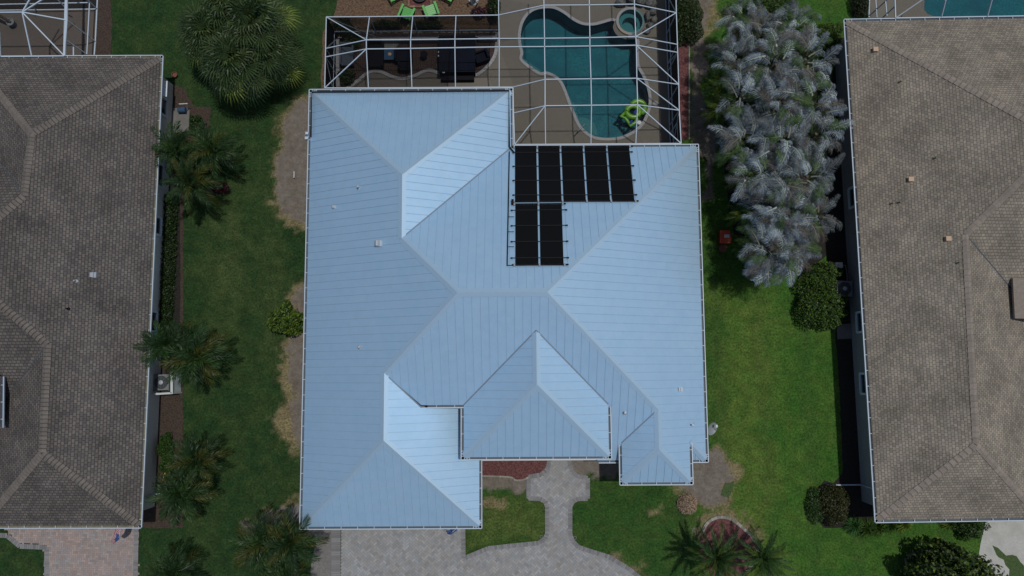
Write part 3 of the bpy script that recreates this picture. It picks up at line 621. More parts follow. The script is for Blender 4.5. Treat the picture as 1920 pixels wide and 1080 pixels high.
segs += [(g10[2], rp[1]), (ga[6], rp[1]), (ga[6], rp[2]), (gb[6], rp[3]), (gb[6], rp[4]), (g148[2], rp[4]), (g148[2], rp[5]), (g198[2], rp[5]), (g198[2], rp[6])]
segs += [(top[4], g10[0]), (g148[0], lp[0]), (g198[0], lp[1]), (g198[0], lp[2])]
mb = MB(); beams(mb, segs, .045, .065); mb.build('roof_frame', M['white'], cage)
D0 = lambda p: Vector((p.x, p.y, .05))
def wall_frame(parent, pts, name='wall_frame', rail=.95, diag=(), m=None, z0=.05):
    mb = MB()
    for i, p in enumerate(pts): mb.bar((p.x, p.y, z0), p, .045, .045)
    for i in range(len(pts) - 1):
        a, b = pts[i], pts[i + 1]
        mb.bar((a.x, a.y, z0 + .03), (b.x, b.y, z0 + .03), .06, .06)
        if rail: mb.bar((a.x, a.y, rail), (b.x, b.y, rail), .05, .05)
        if i in diag: mb.bar((a.x, a.y, z0), b, .04, .04)
        if -i - 1 in diag: mb.bar(a, (b.x, b.y, z0), .04, .04)
    return mb.build(name, m or M['white'], parent)
wall_frame(cage, top, diag=(-1,)); wall_frame(cage, [top[0], E_(611, 91), E_(610.5, 107), bot[0]], diag=(0, -3))
wall_frame(cage, rp, diag=(0, 2, -6)); 
polys = []
polys += [[top[0], top[1], ga[0]], [top[0], ga[0], E_(611, 91)], [E_(611, 91), ga[0], gb[0], E_(610.5, 107)], [E_(610.5, 107), gb[0], bot[0]], [bot[0], gb[0], bot[1]]]
for i in range(3): polys += [[top[i + 1], top[i + 2], ga[i + 1], ga[i]], [bot[i + 1], gb[i], gb[i + 1], bot[i + 2]]]
polys += [[ga[0], ga[6], gb[6], gb[0]], [g10[0], g10[2], ga[6], ga[4]], [G_(1018, -60), G_(1187, -60), g10[2], g10[0]], [gb[4], gb[6], g148[2], g148[0]], [g148[0], g148[2], g198[2], g198[0]], [g198[0], g198[2], yb[2], yb[0]],
          [top[4], g10[0], ga[4], ga[3]], [gb[3], gb[4], g148[0], lp[0]], [g148[0], g198[0], lp[1], lp[0]], [lp[1], g198[0], lp[2]], [g198[0], yb[0], lp[2]],
          [g10[2], rp[1], ga[6]], [rp[1], rp[2], ga[6]], [ga[6], rp[2], rp[3], gb[6]], [gb[6], rp[3], rp[4]], [gb[6], rp[4], g148[2]], [g148[2], rp[4], rp[5]], [g148[2], rp[5], g198[2]], [g198[2], rp[5], rp[6]], [g198[2], rp[6], yb[2]], [rp[0], rp[1], g10[2], G_(1187, -60)], [t3, top[4], g10[0], G_(1018, -60)]]
screen_part(cage, polys[:10] + [[ga[0], ga[3], gb[3], gb[0]]], .04, .0085); polys[10] = [ga[3], ga[6], gb[6], gb[3]]; screen_part(cage, polys[10:])
def wall_screen(parent, pts, z0=.08, gap=.03, wd=.0075):
    mb = MB()
    for a, b in zip(pts[:-1], pts[1:]):
        d = (Vector((b.x, b.y, 0)) - Vector((a.x, a.y, 0))); L_ = d.length; d.normalize(); s = Vector((-d.y, d.x, 0)) * wd / 2; z = z0
        while z < a.z - .05: mb.face([Vector((a.x, a.y, z)) - s, Vector((b.x, b.y, z)) - s, Vector((b.x, b.y, z)) + s, Vector((a.x, a.y, z)) + s]); z += gap
        x = gap
        while x < L_: p = Vector((a.x, a.y, 0)) + d * x; mb.face([p + Vector((0, 0, z0)) - d * wd / 4, p + Vector((0, 0, z0)) + d * wd / 4, p + Vector((0, 0, a.z)) + d * wd / 4, p + Vector((0, 0, a.z)) - d * wd / 4]); x += gap
    return mb.build('wall_screen', M['screen'], parent)
for pp in ([top[0], top[4]], [top[0], bot[0]], [rp[0], rp[6]]): wall_screen(cage, pp)
# door in the right wall
mb = MB(); a, b = rp[5].lerp(rp[6], .25), rp[5].lerp(rp[6], .75)
for p in (a, b): mb.bar((p.x + .03, p.y, .05), (p.x + .03, p.y, 2.1), .07, .07)
mb.bar((a.x + .03, a.y, 2.1), (b.x + .03, b.y, 2.1), .07, .07); mb.bar((a.x + .03, a.y, .9), (b.x + .03, b.y, .9), .07, .12); mb.build('door_frame', M['white'], cage)
# left neighbour's cage
c2 = thing('screen_enclosure', 'white framed screen cage at the top left corner behind the left house', 'screen enclosure', W(60, 40))
Zl = 3.9; H_ = lambda x, y: W(x, y, Zl)
ctr = H_(42, 23); pr = [E_(126, -60), E_(126, 38), E_(121, 105)]
q1 = W(182, 17, .1); q0 = W(150, -28, 2.6)
mb = MB(); segs2 = [(ctr, H_(-80, 24)), (ctr, H_(62, -12)), (ctr, W(100, -14, 3.4)), (ctr, pr[1]), (ctr, E_(60, 106)), (ctr, pr[2]), (pr[0], pr[1]), (pr[1], pr[2]), (E_(1, 107), E_(-1, 60)), (E_(-60, 107), pr[2])]
beams(mb, segs2, .06, .07); mb.bar(pr[0], pr[2], .12, .10); mb.build('roof_frame', M['white'], c2)
base = [W(184, -30, .05), W(182, 17, .05), W(179, 78, .05), W(177, 103, .05)]
mb = MB(); Wl = lambda x, y, z: W(x, y, z)
mb.bar(pr[1], base[2], .05, .05); mb.bar(W(124, 75, ZE), W(163, 102, .9), .05, .05); mb.bar(base[1], W(158, -6, 1.6), .05, .05)
for i in range(3): mb.bar(base[i], base[i + 1], .06, .06)
mb.bar(W(168, 6, .95), W(163, 102, .95), .05, .05); mb.bar(W(138, 86, 2.0), W(138, 104, 2.0), .06, .06)
mb.bar(W(182, 17, .05), W(-40, 20, .05), .05, .05); mb.bar(W(168, 5, .95), W(-40, 9, .95), .05, .05)
mb.bar(W(100, -10, 2.2), W(126, 18, .9), .05, .05); mb.bar(W(35, -10, 2.4), W(68, 19, .1), .05, .05)
mb.build('wall_frame', M['white'], c2)
screen_part(c2, [[H_(-80, 24), ctr, E_(60, 106), E_(-60, 107)], [ctr, pr[2], E_(60, 106)], [ctr, pr[1], pr[2]], [H_(-80, 24), H_(-80, -60), H_(80, -60), ctr], [ctr, H_(80, -60), pr[0], pr[1]]])
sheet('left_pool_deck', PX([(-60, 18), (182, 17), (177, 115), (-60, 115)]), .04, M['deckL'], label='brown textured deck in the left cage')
sheet('left_cage_floor', PX([(-60, -60), (184, -60), (182, 16.5), (-60, 17.5)]), .03, M['darksoil'], label='dark planted strip at the back of the left cage')
# right neighbour's cage
c3 = thing('screen_enclosure', 'white framed screen cage over the pool at the top right corner', 'screen enclosure', W(1780, 10))
mb = MB(); segs3 = [(E_(1676, -50), E_(1679, 33)), (E_(1679, 34), H_(1729, 0)), (H_(1729, 0), H_(1760, -20)), (E_(1765, 32), H_(1773, 0)), (H_(1773, 0), H_(1782, -40)), (E_(1851, 31), H_(1860, -2)), (H_(1860, -2), H_(1868, -40)), (E_(1679, 34), E_(1990, 29))]
beams(mb, segs3, .055, .07); mb.build('roof_frame', M['white'], c3)
mb = MB(); mb.bar(W(1640, -30, .9), W(1644, 33, .9), .05, .05); mb.bar(W(1632, 28, .05), W(1676, -12, 2.6), .05, .05); mb.bar(W(1655, 33, 1.0), W(1678, 12, 2.7), .05, .05); mb.bar(W(1658, -20, 1.8), W(1663, 30, 1.8), .05, .05); mb.bar(W(1631, -40, .05), W(1629, 33, .05), .06, .06)
mb.build('wall_frame', M['white'], c3)
screen_part(c3, [[E_(1676, -50), E_(1679, 33), H_(1729, 0), H_(1729, -50)], [E_(1679, 33), E_(1990, 29), H_(1990, -4), H_(1729, 0)]])
sheet('right_pool_deck', PX([(1629, -60), (1629, 45), (1990, 45), (1990, 34), (1765, 33), (1750, 31), (1738, 26), (1732, 18), (1733, 5), (1728, -60)]), .04, M['deck'], label='tan deck in the right cage')
p2 = thing('swimming_pool', 'teal swimming pool partly seen at the top right corner', 'swimming pool', W(1850, 10))
mb = MB(); P = PX([(1730, -60), (1733, 5), (1732, 18), (1738, 26), (1750, 31), (1765, 33), (1990, 34), (1990, -60)])
for i in range(len(P)):
    a, b = P[i], P[(i + 1) % len(P)]; mb.face([(a[0], a[1], .05), (b[0], b[1], .05), (b[0], b[1], .012), (a[0], a[1], .012)])
for t in tessellate_polygon([[Vector((p[0], p[1], 0)) for p in P]]): mb.face([(P[i][0], P[i][1], .012) for i in t])
mb.build('basin', M['plaster'], p2)
sheet('right_pool_water', P, .045, mw, skirt=0, label='teal water of the right pool')

# ================================================================ HOUSES
def clip_seg(x, P):                            # vertical line x in 2-D polygon -> list of (y0,y1)
    ys = []
    for i in range(len(P)):
        (x0, y0), (x1, y1) = P[i], P[(i + 1) % len(P)]
        if (x0 > x) != (x1 > x): ys.append(y0 + (y1 - y0) * (x - x0) / (x1 - x0))
    ys.sort(); return [(ys[i], ys[i + 1]) for i in range(0, len(ys) - 1, 2)]
def facet(mb, P3, pl, ribs=None, margin=.16):
    """P3: list of 3-D points on plane pl. Writes UV in metres (u along the eave, v up the slope)."""
    n = pl.n; u = Vector((-n.y, n.x, 0)); k = math.sqrt(1 + pl.p ** 2)
    q = [((Vector(p) - pl.a).dot(u), (Vector((p[0], p[1], pl.z)) - pl.a).dot(n)) for p in P3]
    V = [Vector((a, b, 0)) for a, b in q]
    tris = tessellate_polygon([V])
    for t in tris:
        if (V[t[1]] - V[t[0]]).cross(V[t[2]] - V[t[0]]).z * (u.x * n.y - u.y * n.x) < 0: t = (t[0], t[2], t[1])
        mb.face([P3[i] for i in t], [(q[i][0], q[i][1] * k) for i in t], 0)
    if ribs:
        x = math.floor(min(a for a, b in q) / ribs) * ribs + ribs * .5; xm = max(a for a, b in q); mb.cur = 1
        while x < xm:
            for y0, y1 in clip_seg(x, q):
                if y1 - y0 < .35: continue
                y0 += .02; y1 -= margin
                A, B = [pl.a + u * x + n * y + Vector((0, 0, pl.p * y + .012)) for y in (y0, y1)]
                mb.bar(A, B, .015, .032)
            x += ribs
        mb.cur = 0
def gutter(parent, segs, inner=None, z=None):
    """segs: (p, q, outward) open K-style trough; a separate darker lining inside"""
    mb = MB(); li = MB()
    for p, q, out in segs:
        p, q, o = Vector(p), Vector(q), Vector((*out, 0)); d = (q - p).normalized()
        mb.bar(p + o * .135 + Vector((0, 0, -.05)), q + o * .135 + Vector((0, 0, -.05)), .014, .10)
        mb.bar(p + o * .128, q + o * .128, .046, .014)
        mb.bar(p - o * .035 + Vector((0, 0, -.09)), q - o * .035 + Vector((0, 0, -.09)), .03, .13)
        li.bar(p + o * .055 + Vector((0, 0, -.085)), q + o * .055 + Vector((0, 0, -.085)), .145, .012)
        L_ = (q - p).length; k = max(1, round(L_ / .82))
        for j in range(k):
            t = p + d * (L_ * (j + .5) / k); mb.bar(t + o * .0 + Vector((0, 0, -.004)), t + o * .12 + Vector((0, 0, -.004)), .03, .012)
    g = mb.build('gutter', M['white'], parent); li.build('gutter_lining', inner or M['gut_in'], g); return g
CAPN = [0]
def capstrip(mb, a, b, n1, p1, n2, p2, wd=.2, lift=.018):
    CAPN[0] += 1; lift = lift + .0035 * (CAPN[0] % 7)
    """folded ridge or hip cap: one flap on each adjoining plane (n = uphill direction, p = pitch)"""
    a, b = Vector(a) + Vector((0, 0, lift)), Vector(b) + Vector((0, 0, lift)); d = (b - a); d2 = Vector((d.x, d.y, 0)).normalized(); s = Vector((-d2.y, d2.x, 0))
    for nn, pp in ((n1, p1), (n2, p2)):
        nn = Vector((*nn, 0)); sd = s if s.dot(nn) < 0 else -s
        off = sd * wd; off.z = pp * off.dot(nn)
        A, B, C, D = a, b, b + off, a + off; dn = Vector((0, 0, -lift - .01))
        if (B - A).cross(C - A).z < 0: mb.face([D, C, B, A])
        else: mb.face([A, B, C, D])
        mb.face([D, C, C + dn, D + dn])
pipe_mb = lambda: MB()
# ---------- middle house
xL, xG, xN, xR, yT, yN, yS, yG, yC = -11.19, -1.79, -.056, 9.9985, 15.484, 12.256, -4.686, -7.978, -1.724
xe0, xe1, ye, xw0, xw1, yw = -2.737, 4.779, -4.3145, 5.322, 9.059, -5.75
p_, z0 = .5522, 2.8133
D = (yN - yS) / 2; ym = (yN + yS) / 2; g = (xG - xL) / 2; n_ = (xN - xL) / 2; e = (xe1 - xe0) / 2; xm = (xe0 + xe1) / 2
zc = z0 + p_ * (yC - yS); zw = z0 + p_ * (xR - xw1); hw = (xw1 - xw0) / 2; xw = xw0 + hw
a_ = .12
house = thing('house', 'middle house with pale blue standing seam metal roof', 'house', (0, 0, 0))
def mp(x, y, pl): return Vector((x, y, pl.h(x, y)))
PW = Plane((xL, yG, z0), (xL, yT, z0), p_, (0, 0, z0)); PE = Plane((xR, yS, z0), (xR, yN, z0), p_, (0, 0, z0))
PN1 = Plane((xL, yT, z0), (xN, yT, z0), p_, (0, 0, z0)); PE1 = Plane((xN, yT, z0), (xN, yN, z0), p_, (-5, 12, z0))
PN2 = Plane((xN, yN, z0), (xR, yN, z0), p_, (0, 0, z0)); PS = Plane((xL, yS, z0), (xR, yS, z0), p_, (0, 5, z0))
PGE = Plane((xG, yG, z0), (xG, yS, z0), p_, (-5, -5, z0)); PGS = Plane((xL, yG, z0), (xG, yG, z0), p_, (0, 0, z0))
PeW = Plane((xe0, ye, zc), (xe0, yC, zc), p_, (1, 0, zc)); PeE = Plane((xe1, ye, zc), (xe1, yC, zc), p_, (1, 0, zc)); PeS = Plane((xe0, ye, zc), (xe1, ye, zc), p_, (1, 0, zc))
PwS = Plane((xw0, yw, zw), (xw1, yw, zw), p_, (7, 0, zw)); PwW = Plane((xw0, yw, zw), (xw0, 0, zw), p_, (9, -4, zw))
roof = MB()
vx = xG - (yC - yS)
F_ = [(PW, [(xL + a_, yT - a_), (xL + n_, yT - n_), (xL + n_, yN - n_), (xL + D, ym), (xL + g, yS + g), (xL + g, yG + g), (xL + a_, yG + a_)]),
      (PN1, [(xL + a_, yT - a_), (xN - a_, yT - a_), (xL + n_, yT - n_)]),
      (PE1, [(xN - a_, yT - a_), (xN - a_, yN - a_), (xL + n_, yN - n_), (xL + n_, yT - n_)]),
      (PN2, [(xN - a_, yN - a_), (xR - a_, yN - a_), (xR - D, ym), (xL + D, ym), (xL + n_, yN - n_)]),
      (PE, [(xR - a_, yN - a_), (xR - D, ym), (xw, yS + xR - xw), (xw, yw + hw), (xw1 - a_, yw + a_), (xw1 - a_, yS + (xR - xw1) + a_), (xR - a_, yS + a_)]),
      (PS, [(xw1 - a_, yS + a_), (xR - a_, yS + a_), (xw1 - a_, yS + xR - xw1 + a_)]),
      (PwS, [(xw0 + a_, yw + a_), (xw1 - a_, yw + a_), (xw, yw + hw)]),
      (PwW, [(xw0 + a_, yw + a_), (xw, yw + hw), (xw, yS + xR - xw), (xw0 + a_, yS + xR - xw1 + a_)]),
      (PS, [(xL + g, yS + g), (xL + D, ym), (xR - D, ym), (xw, yS + xR - xw), (xw0 + a_, yS + xR - xw1 + a_), (xw0 + a_, yS + a_), (4.2, yS + a_), (4.2, yC + a_), (vx, yC + a_)]),
      (PGE, [(xG - a_, yG + a_), (xL + g, yG + g), (xL + g, yS + g), (vx, yC), (xG - a_, yC)]),
      (PGS, [(xL + a_, yG + a_), (xG - a_, yG + a_), (xL + g, yG + g)]),
      (PeW, [(xe0 + a_, ye + a_), (xe0 + a_, yC + a_), (xm, yC + e), (xm, ye + e)]),
      (PeE, [(xe1 - a_, ye + a_), (xe1 - a_, yC + a_), (xm, yC + e), (xm, ye + e)]),
      (PeS, [(xe0 + a_, ye + a_), (xe1 - a_, ye + a_), (xm, ye + e)])]
for pl, P in F_: facet(roof, [mp(x, y, pl) for x, y in P], pl, .406)
rf = roof.build('roof', [M['metal'], M['seam']], house)
cp = MB(); q = lambda x, y, pl: mp(x, y, pl)
wX, eX, nY, sY = (1, 0), (-1, 0), (0, -1), (0, 1)       # uphill directions of west/east/north/south facets
C = lambda a, b, pa, n1, n2: capstrip(cp, q(*a, pa), q(*b, pa), n1, p_, n2, p_)
C((xL + .15, yT - .15), (xL + n_, yT - n_), PW, wX, nY); C((xN - .15, yT - .15), (xL + n_, yT - n_), PE1, eX, nY); C((xL + n_, yT - n_), (xL + n_, yN - n_), PW, wX, eX)
C((xL + n_, yN - n_), (xL + D, ym), PW, wX, nY); C((xL + D, ym), (xR - D, ym), PN2, nY, sY); C((xL + D, ym), (xL + g, yS + g), PW, wX, sY)
C((xR - D, ym), (xR - .15, yN - .15), PE, eX, nY); C((xR - D, ym), (xw, yS + xR - xw), PE, eX, sY); C((xw, yS + xR - xw), (xw, yw + hw), PE, eX, wX)
C((xw, yw + hw), (xw0 + .15, yw + .15), PwW, wX, sY); C((xw, yw + hw), (xw1 - .15, yw + .15), PE, eX, sY); C((xw1 - a_, yS + xR - xw1 + a_), (xR - .15, yS + .15), PE, eX, sY)
C((xL + g, yS + g), (xL + g, yG + g), PW, wX, eX); C((xL + g, yG + g), (xL + .15, yG + .15), PW, wX, sY); C((xL + g, yG + g), (xG - .15, yG + .15), PGE, eX, sY)
C((xm, yC + e - .1), (xm, ye + e), PeW, wX, eX); C((xm, ye + e), (xe0 + .15, ye + .15), PeW, wX, sY); C((xm, ye + e), (xe1 - .15, ye + .15), PeE, eX, sY)
cp.build('ridge_cap', M['cap'], rf)
vl = MB()
for a, b, pl in (((xN - a_, yN - a_), (xL + n_, yN - n_), PE1), ((vx, yC), (xL + g, yS + g), PGE), ((xe0 + a_, yC + a_), (xm, yC + e), PS), ((xe1 - a_, yC + a_), (xm, yC + e), PS), ((xw0 + a_, yS + xR - xw1 + a_), (xw, yS + xR - xw), PS)):
    vl = MB(); vl.bar(q(*a, pl) + Vector((0, 0, .012)), q(*b, pl) + Vector((0, 0, .012)), .07, .02); vl.build('valley_flashing', M['valley'], rf)
zi = z0 + p_ * a_ - .01
def gs(x0, y0, x1, y1, out, z): return (Vector((x0, y0, z)), Vector((x1, y1, z)), out)
gutter(house, [gs(xL + a_, yG, xL + a_, yT, (-1, 0), zi), gs(xL, yT - a_, xN, yT - a_, (0, 1), zi), gs(xN - a_, yT, xN - a_, yN, (1, 0), zi), gs(xN, yN - a_, xR, yN - a_, (0, 1), zi),
               gs(xR - a_, yN, xR - a_, yS, (1, 0), zi), gs(xR, yS + a_, xw1 + .05, yS + a_, (0, -1), zi), gs(xw1 - a_, yw, xw1 - a_, yS + xR - xw1 + .1, (1, 0), zw + .05), gs(xw0, yw + a_, xw1, yw + a_, (0, -1), zw + .05),
               gs(xw0 + a_, yw, xw0 + a_, yS + xR - xw1, (-1, 0), zw + .05), gs(4.3, yS + a_, xw0 + a_, yS + a_, (0, -1), zi), gs(xe1 - a_, ye, xe1 - a_, yC, (1, 0), zc + .05), gs(xe0, ye + a_, xe1, ye + a_, (0, -1), zc + .05),
               gs(xe0 + a_, ye, xe0 + a_, yC - .05, (-1, 0), zc + .05), gs(vx + .3, yC + a_, xe0 + a_, yC + a_, (0, -1), zc + .05), gs(xG - a_, yG, xG - a_, ye + .4, (1, 0), zi), gs(xL, yG + a_, xG, yG + a_, (0, -1), zi)])
# walls
wl = MB(); i_ = .62
wl.prism([(xL + i_, yT - i_), (xL + i_, yG + i_), (xG - i_, yG + i_), (xG - i_, yS + i_), (xw0 + i_, yS + i_), (xw0 + i_, yw + i_), (xw1 - i_, yw + i_), (xw1 - i_, yS + i_), (xR - i_, yS + i_), (xR - i_, yN - i_), (xN - i_, yN - i_), (xN - i_, yT - i_)], 0, z0 + .1)
wl.box(((xe0 + xe1) / 2, ye + 1.9, z0 + .1), xe1 - xe0 - 1.1, 2.6, zc - z0 - .06); wl.box(((vx + xe0) / 2 + .6, yC + .6, z0), xe0 - vx + .6, .2, zc - z0 + .2)
wl.build('wall', M['stucco2'], house)
sf = MB(); sf.prism([(xL + a_, yT - a_), (xL + a_, yG + a_), (xG - a_, yG + a_), (xG - a_, yS + a_), (xw0 + a_, yS + a_), (xw0 + a_, yw + a_), (xw1 - a_, yw + a_), (xw1 - a_, yS + a_), (xR - a_, yS + a_), (xR - a_, yN - a_), (xN - a_, yN - a_), (xN - a_, yT - a_)][::1], z0 - .10, z0 - .04)
sf.box((xm, (ye + yC) / 2, zc - .08), xe1 - xe0 - .3, yC - ye - .1, .05); sf.build('soffit', M['soffit'], house)
def window(parent, c, ax, w_, h_, out):
    """c centre on the wall face, ax: along-wall direction, out: outward normal"""
    c, ax, out = Vector(c), Vector(ax), Vector(out); mb = MB(); z = Vector((0, 0, 1))
    for s in (-1, 1):
        mb.bar(c + ax * s * w_ / 2 - z * h_ / 2 + out * .05, c + ax * s * w_ / 2 + z * h_ / 2 + out * .05, .12, .10, out)
        mb.bar(c - ax * w_ / 2 + z * s * h_ / 2 + out * .05, c + ax * w_ / 2 + z * s * h_ / 2 + out * .05, .10, .12)
    mb.bar(c - ax * w_ / 2 + out * .03, c + ax * w_ / 2 + out * .03, .05, .05)
    f = mb.build('window', M['frame'], parent); g2 = MB()
    g2.bar(c - ax * (w_ / 2 - .04) + out * .012, c + ax * (w_ / 2 - .04) + out * .012, .02, h_ - .1); g2.build('pane', M['glass'], f)
for y in (13, 9, 5, 1, -3): window(house, (xL + i_, y, 1.5), (0, 1, 0), 1.0, 1.2, (-1, 0, 0))
for y in (9, 4, -1): window(house, (xR - i_, y, 1.5), (0, 1, 0), 1.0, 1.2, (1, 0, 0))
for x in (7.2,): window(house, (x, yw + i_, 1.5), (1, 0, 0), 1.8, 1.4, (0, -1, 0))
mb = MB(); gy_ = yG + i_ - .04
for k in range(4): mb.box(((xL + xG) / 2, gy_, .02 + k * .55), 4.9, .06, .53)
mb.build('garage_door', M['whitep'], house)
# roof vents
def vent(parent, px, py, pl, s, m, kind='round'):
    c = pl.U(px, py); mb = MB()
    if kind == 'box': mb.box(c + Vector((0, 0, -.05)), .30 * s, .26 * s, .22 * s); mb.box(c + Vector((0, 0, .17 * s)), .36 * s, .32 * s, .04)
    elif kind == 'goose':
        mb.box(c + Vector((0, 0, -.08)), .24 * s, .28 * s, .2 * s); mb.tube([c + Vector((-.1 * s, -.12 * s, .12 * s)), c + Vector((-.1 * s, .12 * s, .12 * s))], .12 * s, 10)
    else: mb.lathe(c, [(.14 * s, -.06), (.10 * s, .02), (.05 * s, .03), (.05 * s, .30 * s), (.0, .30 * s)], 12)
    mb.build('vent', m, parent)
vent(house, 673, 352, PW, 1, M['steel']); vent(house, 627, 388, PW, .6, M['steel'], 'goose'); vent(house, 712, 457, PW, 1.1, M['steel'], 'goose'); vent(house, 675, 651, PW, 1, M['steel'])
vent(house, 1171, 773, PS, 1, M['steel']); vent(house, 1276, 730, PE, .75, M['steel'], 'goose'); vent(house, 1297, 796, PE, 1, M['steel'])
# black conduit at the top left gutter corner and downspout boxes
mb = MB(); zt = z0 + .12
mb.tube([Vector((xL + .18, yT - .2 - 2.5, zt + .1)), Vector((xL + .18, yT - .2, zt + .1)), Vector((xN - .2, yT - .2, zt + .1)), Vector((xN - .2, yN - .1, zt + .1)), Vector((xN + .05, yN - .45, zt + .2))], .045, 8); mb.build('conduit_pipe', M['blackpipe'], house)
for pp in ((577.5, 252), (576.5, 261)): mb = MB(); mb.box(W(*pp, 2.8), .16, .14, .25); mb.build('downspout_head', M['white'], house) 
# ---------- solar pool heating panels
def solar(label, loc, cols, px_tl, px_tr, px_bl, px_br, nstrap, ext):
    r_ = thing('solar_panel_array', label, 'solar panels', PN2.U(*px_tl), 'black pool heating panels on the metal roof')
    lift = Vector((0, 0, .07)); TL, TR, BL, BR = [PN2.U(*p) + lift for p in (px_tl, px_tr, px_bl, px_br)]
    gap = .05
    for k in range(cols):
        f0, f1 = k / cols, (k + 1) / cols; wv = (TR - TL).length
        a, b = TL.lerp(TR, f0 + gap / wv), TL.lerp(TR, f1 - gap / wv); c, d = BL.lerp(BR, f0 + gap / wv), BL.lerp(BR, f1 - gap / wv)
        mb = MB(); dz = Vector((0, 0, -.03)); mb.hexa([c + dz, d + dz, b + dz, a + dz, c, d, b, a]); o = mb.build('panel', M['black'], r_)
    up = (TL - BL).normalized()
    for A, B in ((TL + up * .06, TR + up * .06), (BL - up * .06, BR - up * .06)): hd = MB(); hd.tube([A - (B - A).normalized() * .12, B + (B - A).normalized() * .16], .038, 8); hd.build('header_pipe', M['blackpipe'], r_, True)
    for k in range(0, cols + 1):
        for A, B in ((TL + up * .06, TR + up * .06), (BL - up * .06, BR - up * .06)):
            c = A.lerp(B, k / cols); cl = MB(); cl.bar(c - up * .07 + Vector((0, 0, .03)), c + up * .07 + Vector((0, 0, .03)), .08, .05); cl.build('clamp', M['steel'], r_)
    st = MB()
    for j in range(nstrap):
        f = (j + .35) / (nstrap - .3); A, B = TL.lerp(BL, f), TR.lerp(BR, f); d = (B - A).normalized()
        st.bar(A - d * ext[0] + lift * .5, B + d * ext[1] + lift * .5, .035, .02); st.box(B + d * (ext[1] - .06) + Vector((0, 0, -.02)), .12, .07, .05); st.box(A - d * (ext[0] - .04) + Vector((0, 0, -.02)), .10, .07, .05)
    st.build('strap', M['blackpipe'], r_)
    return r_
solar('upper row of five black solar pool panels on the metal roof', None, 5, (964, 278), (1181, 276.5), (964, 376), (1191, 375.5), 4, (.08, .12))
lo = solar('lower pair of black solar pool panels on the metal roof', None, 2, (964.5, 385), (1055, 384), (964.5, 495), (1058.5, 494.5), 4, (.18, .22))
mb = MB(); L7 = Vector((0, 0, .09)); mb.tube([PN2.U(955, 285) + L7, PN2.U(951, 498) + L7, PN2.U(1066, 496) + L7], .03, 8); mb.tube([PN2.U(958, 379) + L7, PN2.U(1066, 378) + L7], .02, 8); mb.box(PN2.U(961, 380) + L7, .12, .3, .1)
mb.tube([PN2.U(962, 275) + L7, PN2.U(1186, 274) + L7], .03, 8)
for y in (407, 435, 463): mb.tube([PN2.U(953, y) + L7, PN2.U(964, y) + L7], .015, 6)
mb.build('supply_pipe', M['blackpipe'], lo, True)
# ---------- satellite dish on the right eave
dsh = thing('satellite_dish', 'grey satellite dish mounted on the right wall of the middle house', 'satellite dish', W(1334, 803, 2.4))
mb = MB(); c = W(1333, 803, 2.45); prof = [(.02, 0), (.15, .015), (.27, .05), (.36, .10)]; nrm = Vector((.45, -.25, .86)).normalized(); qt = nrm.to_track_quat('Z', 'Y')
for r_, z in prof:
    for k in range(24):
        t = 2 * math.pi * k / 24; mb.vert(c + qt @ Vector((r_ * math.cos(t), r_ * .85 * math.sin(t), z)))
for i in range(3):
    for k in range(24): mb.f.append([i * 24 + k, i * 24 + (k + 1) % 24, (i + 1) * 24 + (k + 1) % 24, (i + 1) * 24 + k]); mb.m.append(0); mb.uv.append(None)
mb.build('reflector', M['dish'], dsh, True)
mb = MB(); mb.tube([c - nrm * .02, c - nrm * .15 + Vector((-.1, 0, -.2)), Vector((xR - i_, c.y, 1.9))], .025, 8); mb.tube([c + qt @ Vector((0, -.3, .07)), c + nrm * .45 + Vector((0, .25, 0))], .015, 6); mb.box(c + nrm * .45 + Vector((0, .25, -.03)), .1, .14, .07); mb.build('arm', M['steel'], dsh)

def hip_cap_shingles(mb, a, b, n1, p1, n2, p2, wd=.2, step=.2, dark_=.45):
    a, b = Vector(a), Vector(b); L_ = (b - a).length; k = int(L_ / step)
    for j in range(k):
        v = random.uniform(.92, 1.15); mb.col = (v, v, v)
        A, B = a.lerp(b, j / k), a.lerp(b, (j + .80) / k); B2_ = a.lerp(b, (j + 1.0) / k)
        d2 = Vector((b.x - a.x, b.y - a.y, 0)).normalized(); s = Vector((-d2.y, d2.x, 0))
        for nn, pp in ((n1, p1), (n2, p2)):
            sd = s if s.dot(nn) < 0 else -s; off = sd * wd; off.z = pp * off.dot(nn)
            l0, l1 = Vector((0, 0, .055)), Vector((0, 0, .02)); P = [A + l0, B + l1, B + l1 + off, A + l0 + off]
            if (P[1] - P[0]).cross(P[2] - P[0]).z < 0: P = P[::-1]
            mb.face(P); mb.col = (dark_, dark_, dark_); mb.face([B + l1, B2_ + l1, B2_ + l1 + off, B + l1 + off] if (B2_ - B).cross(off).z > 0 else [B + l1 + off, B2_ + l1 + off, B2_ + l1, B + l1]); mb.col = (v, v, v)
            mb.face([A + l0, A + l0 + off, A + off + Vector((0, 0, -.01)), A + Vector((0, 0, -.01))])
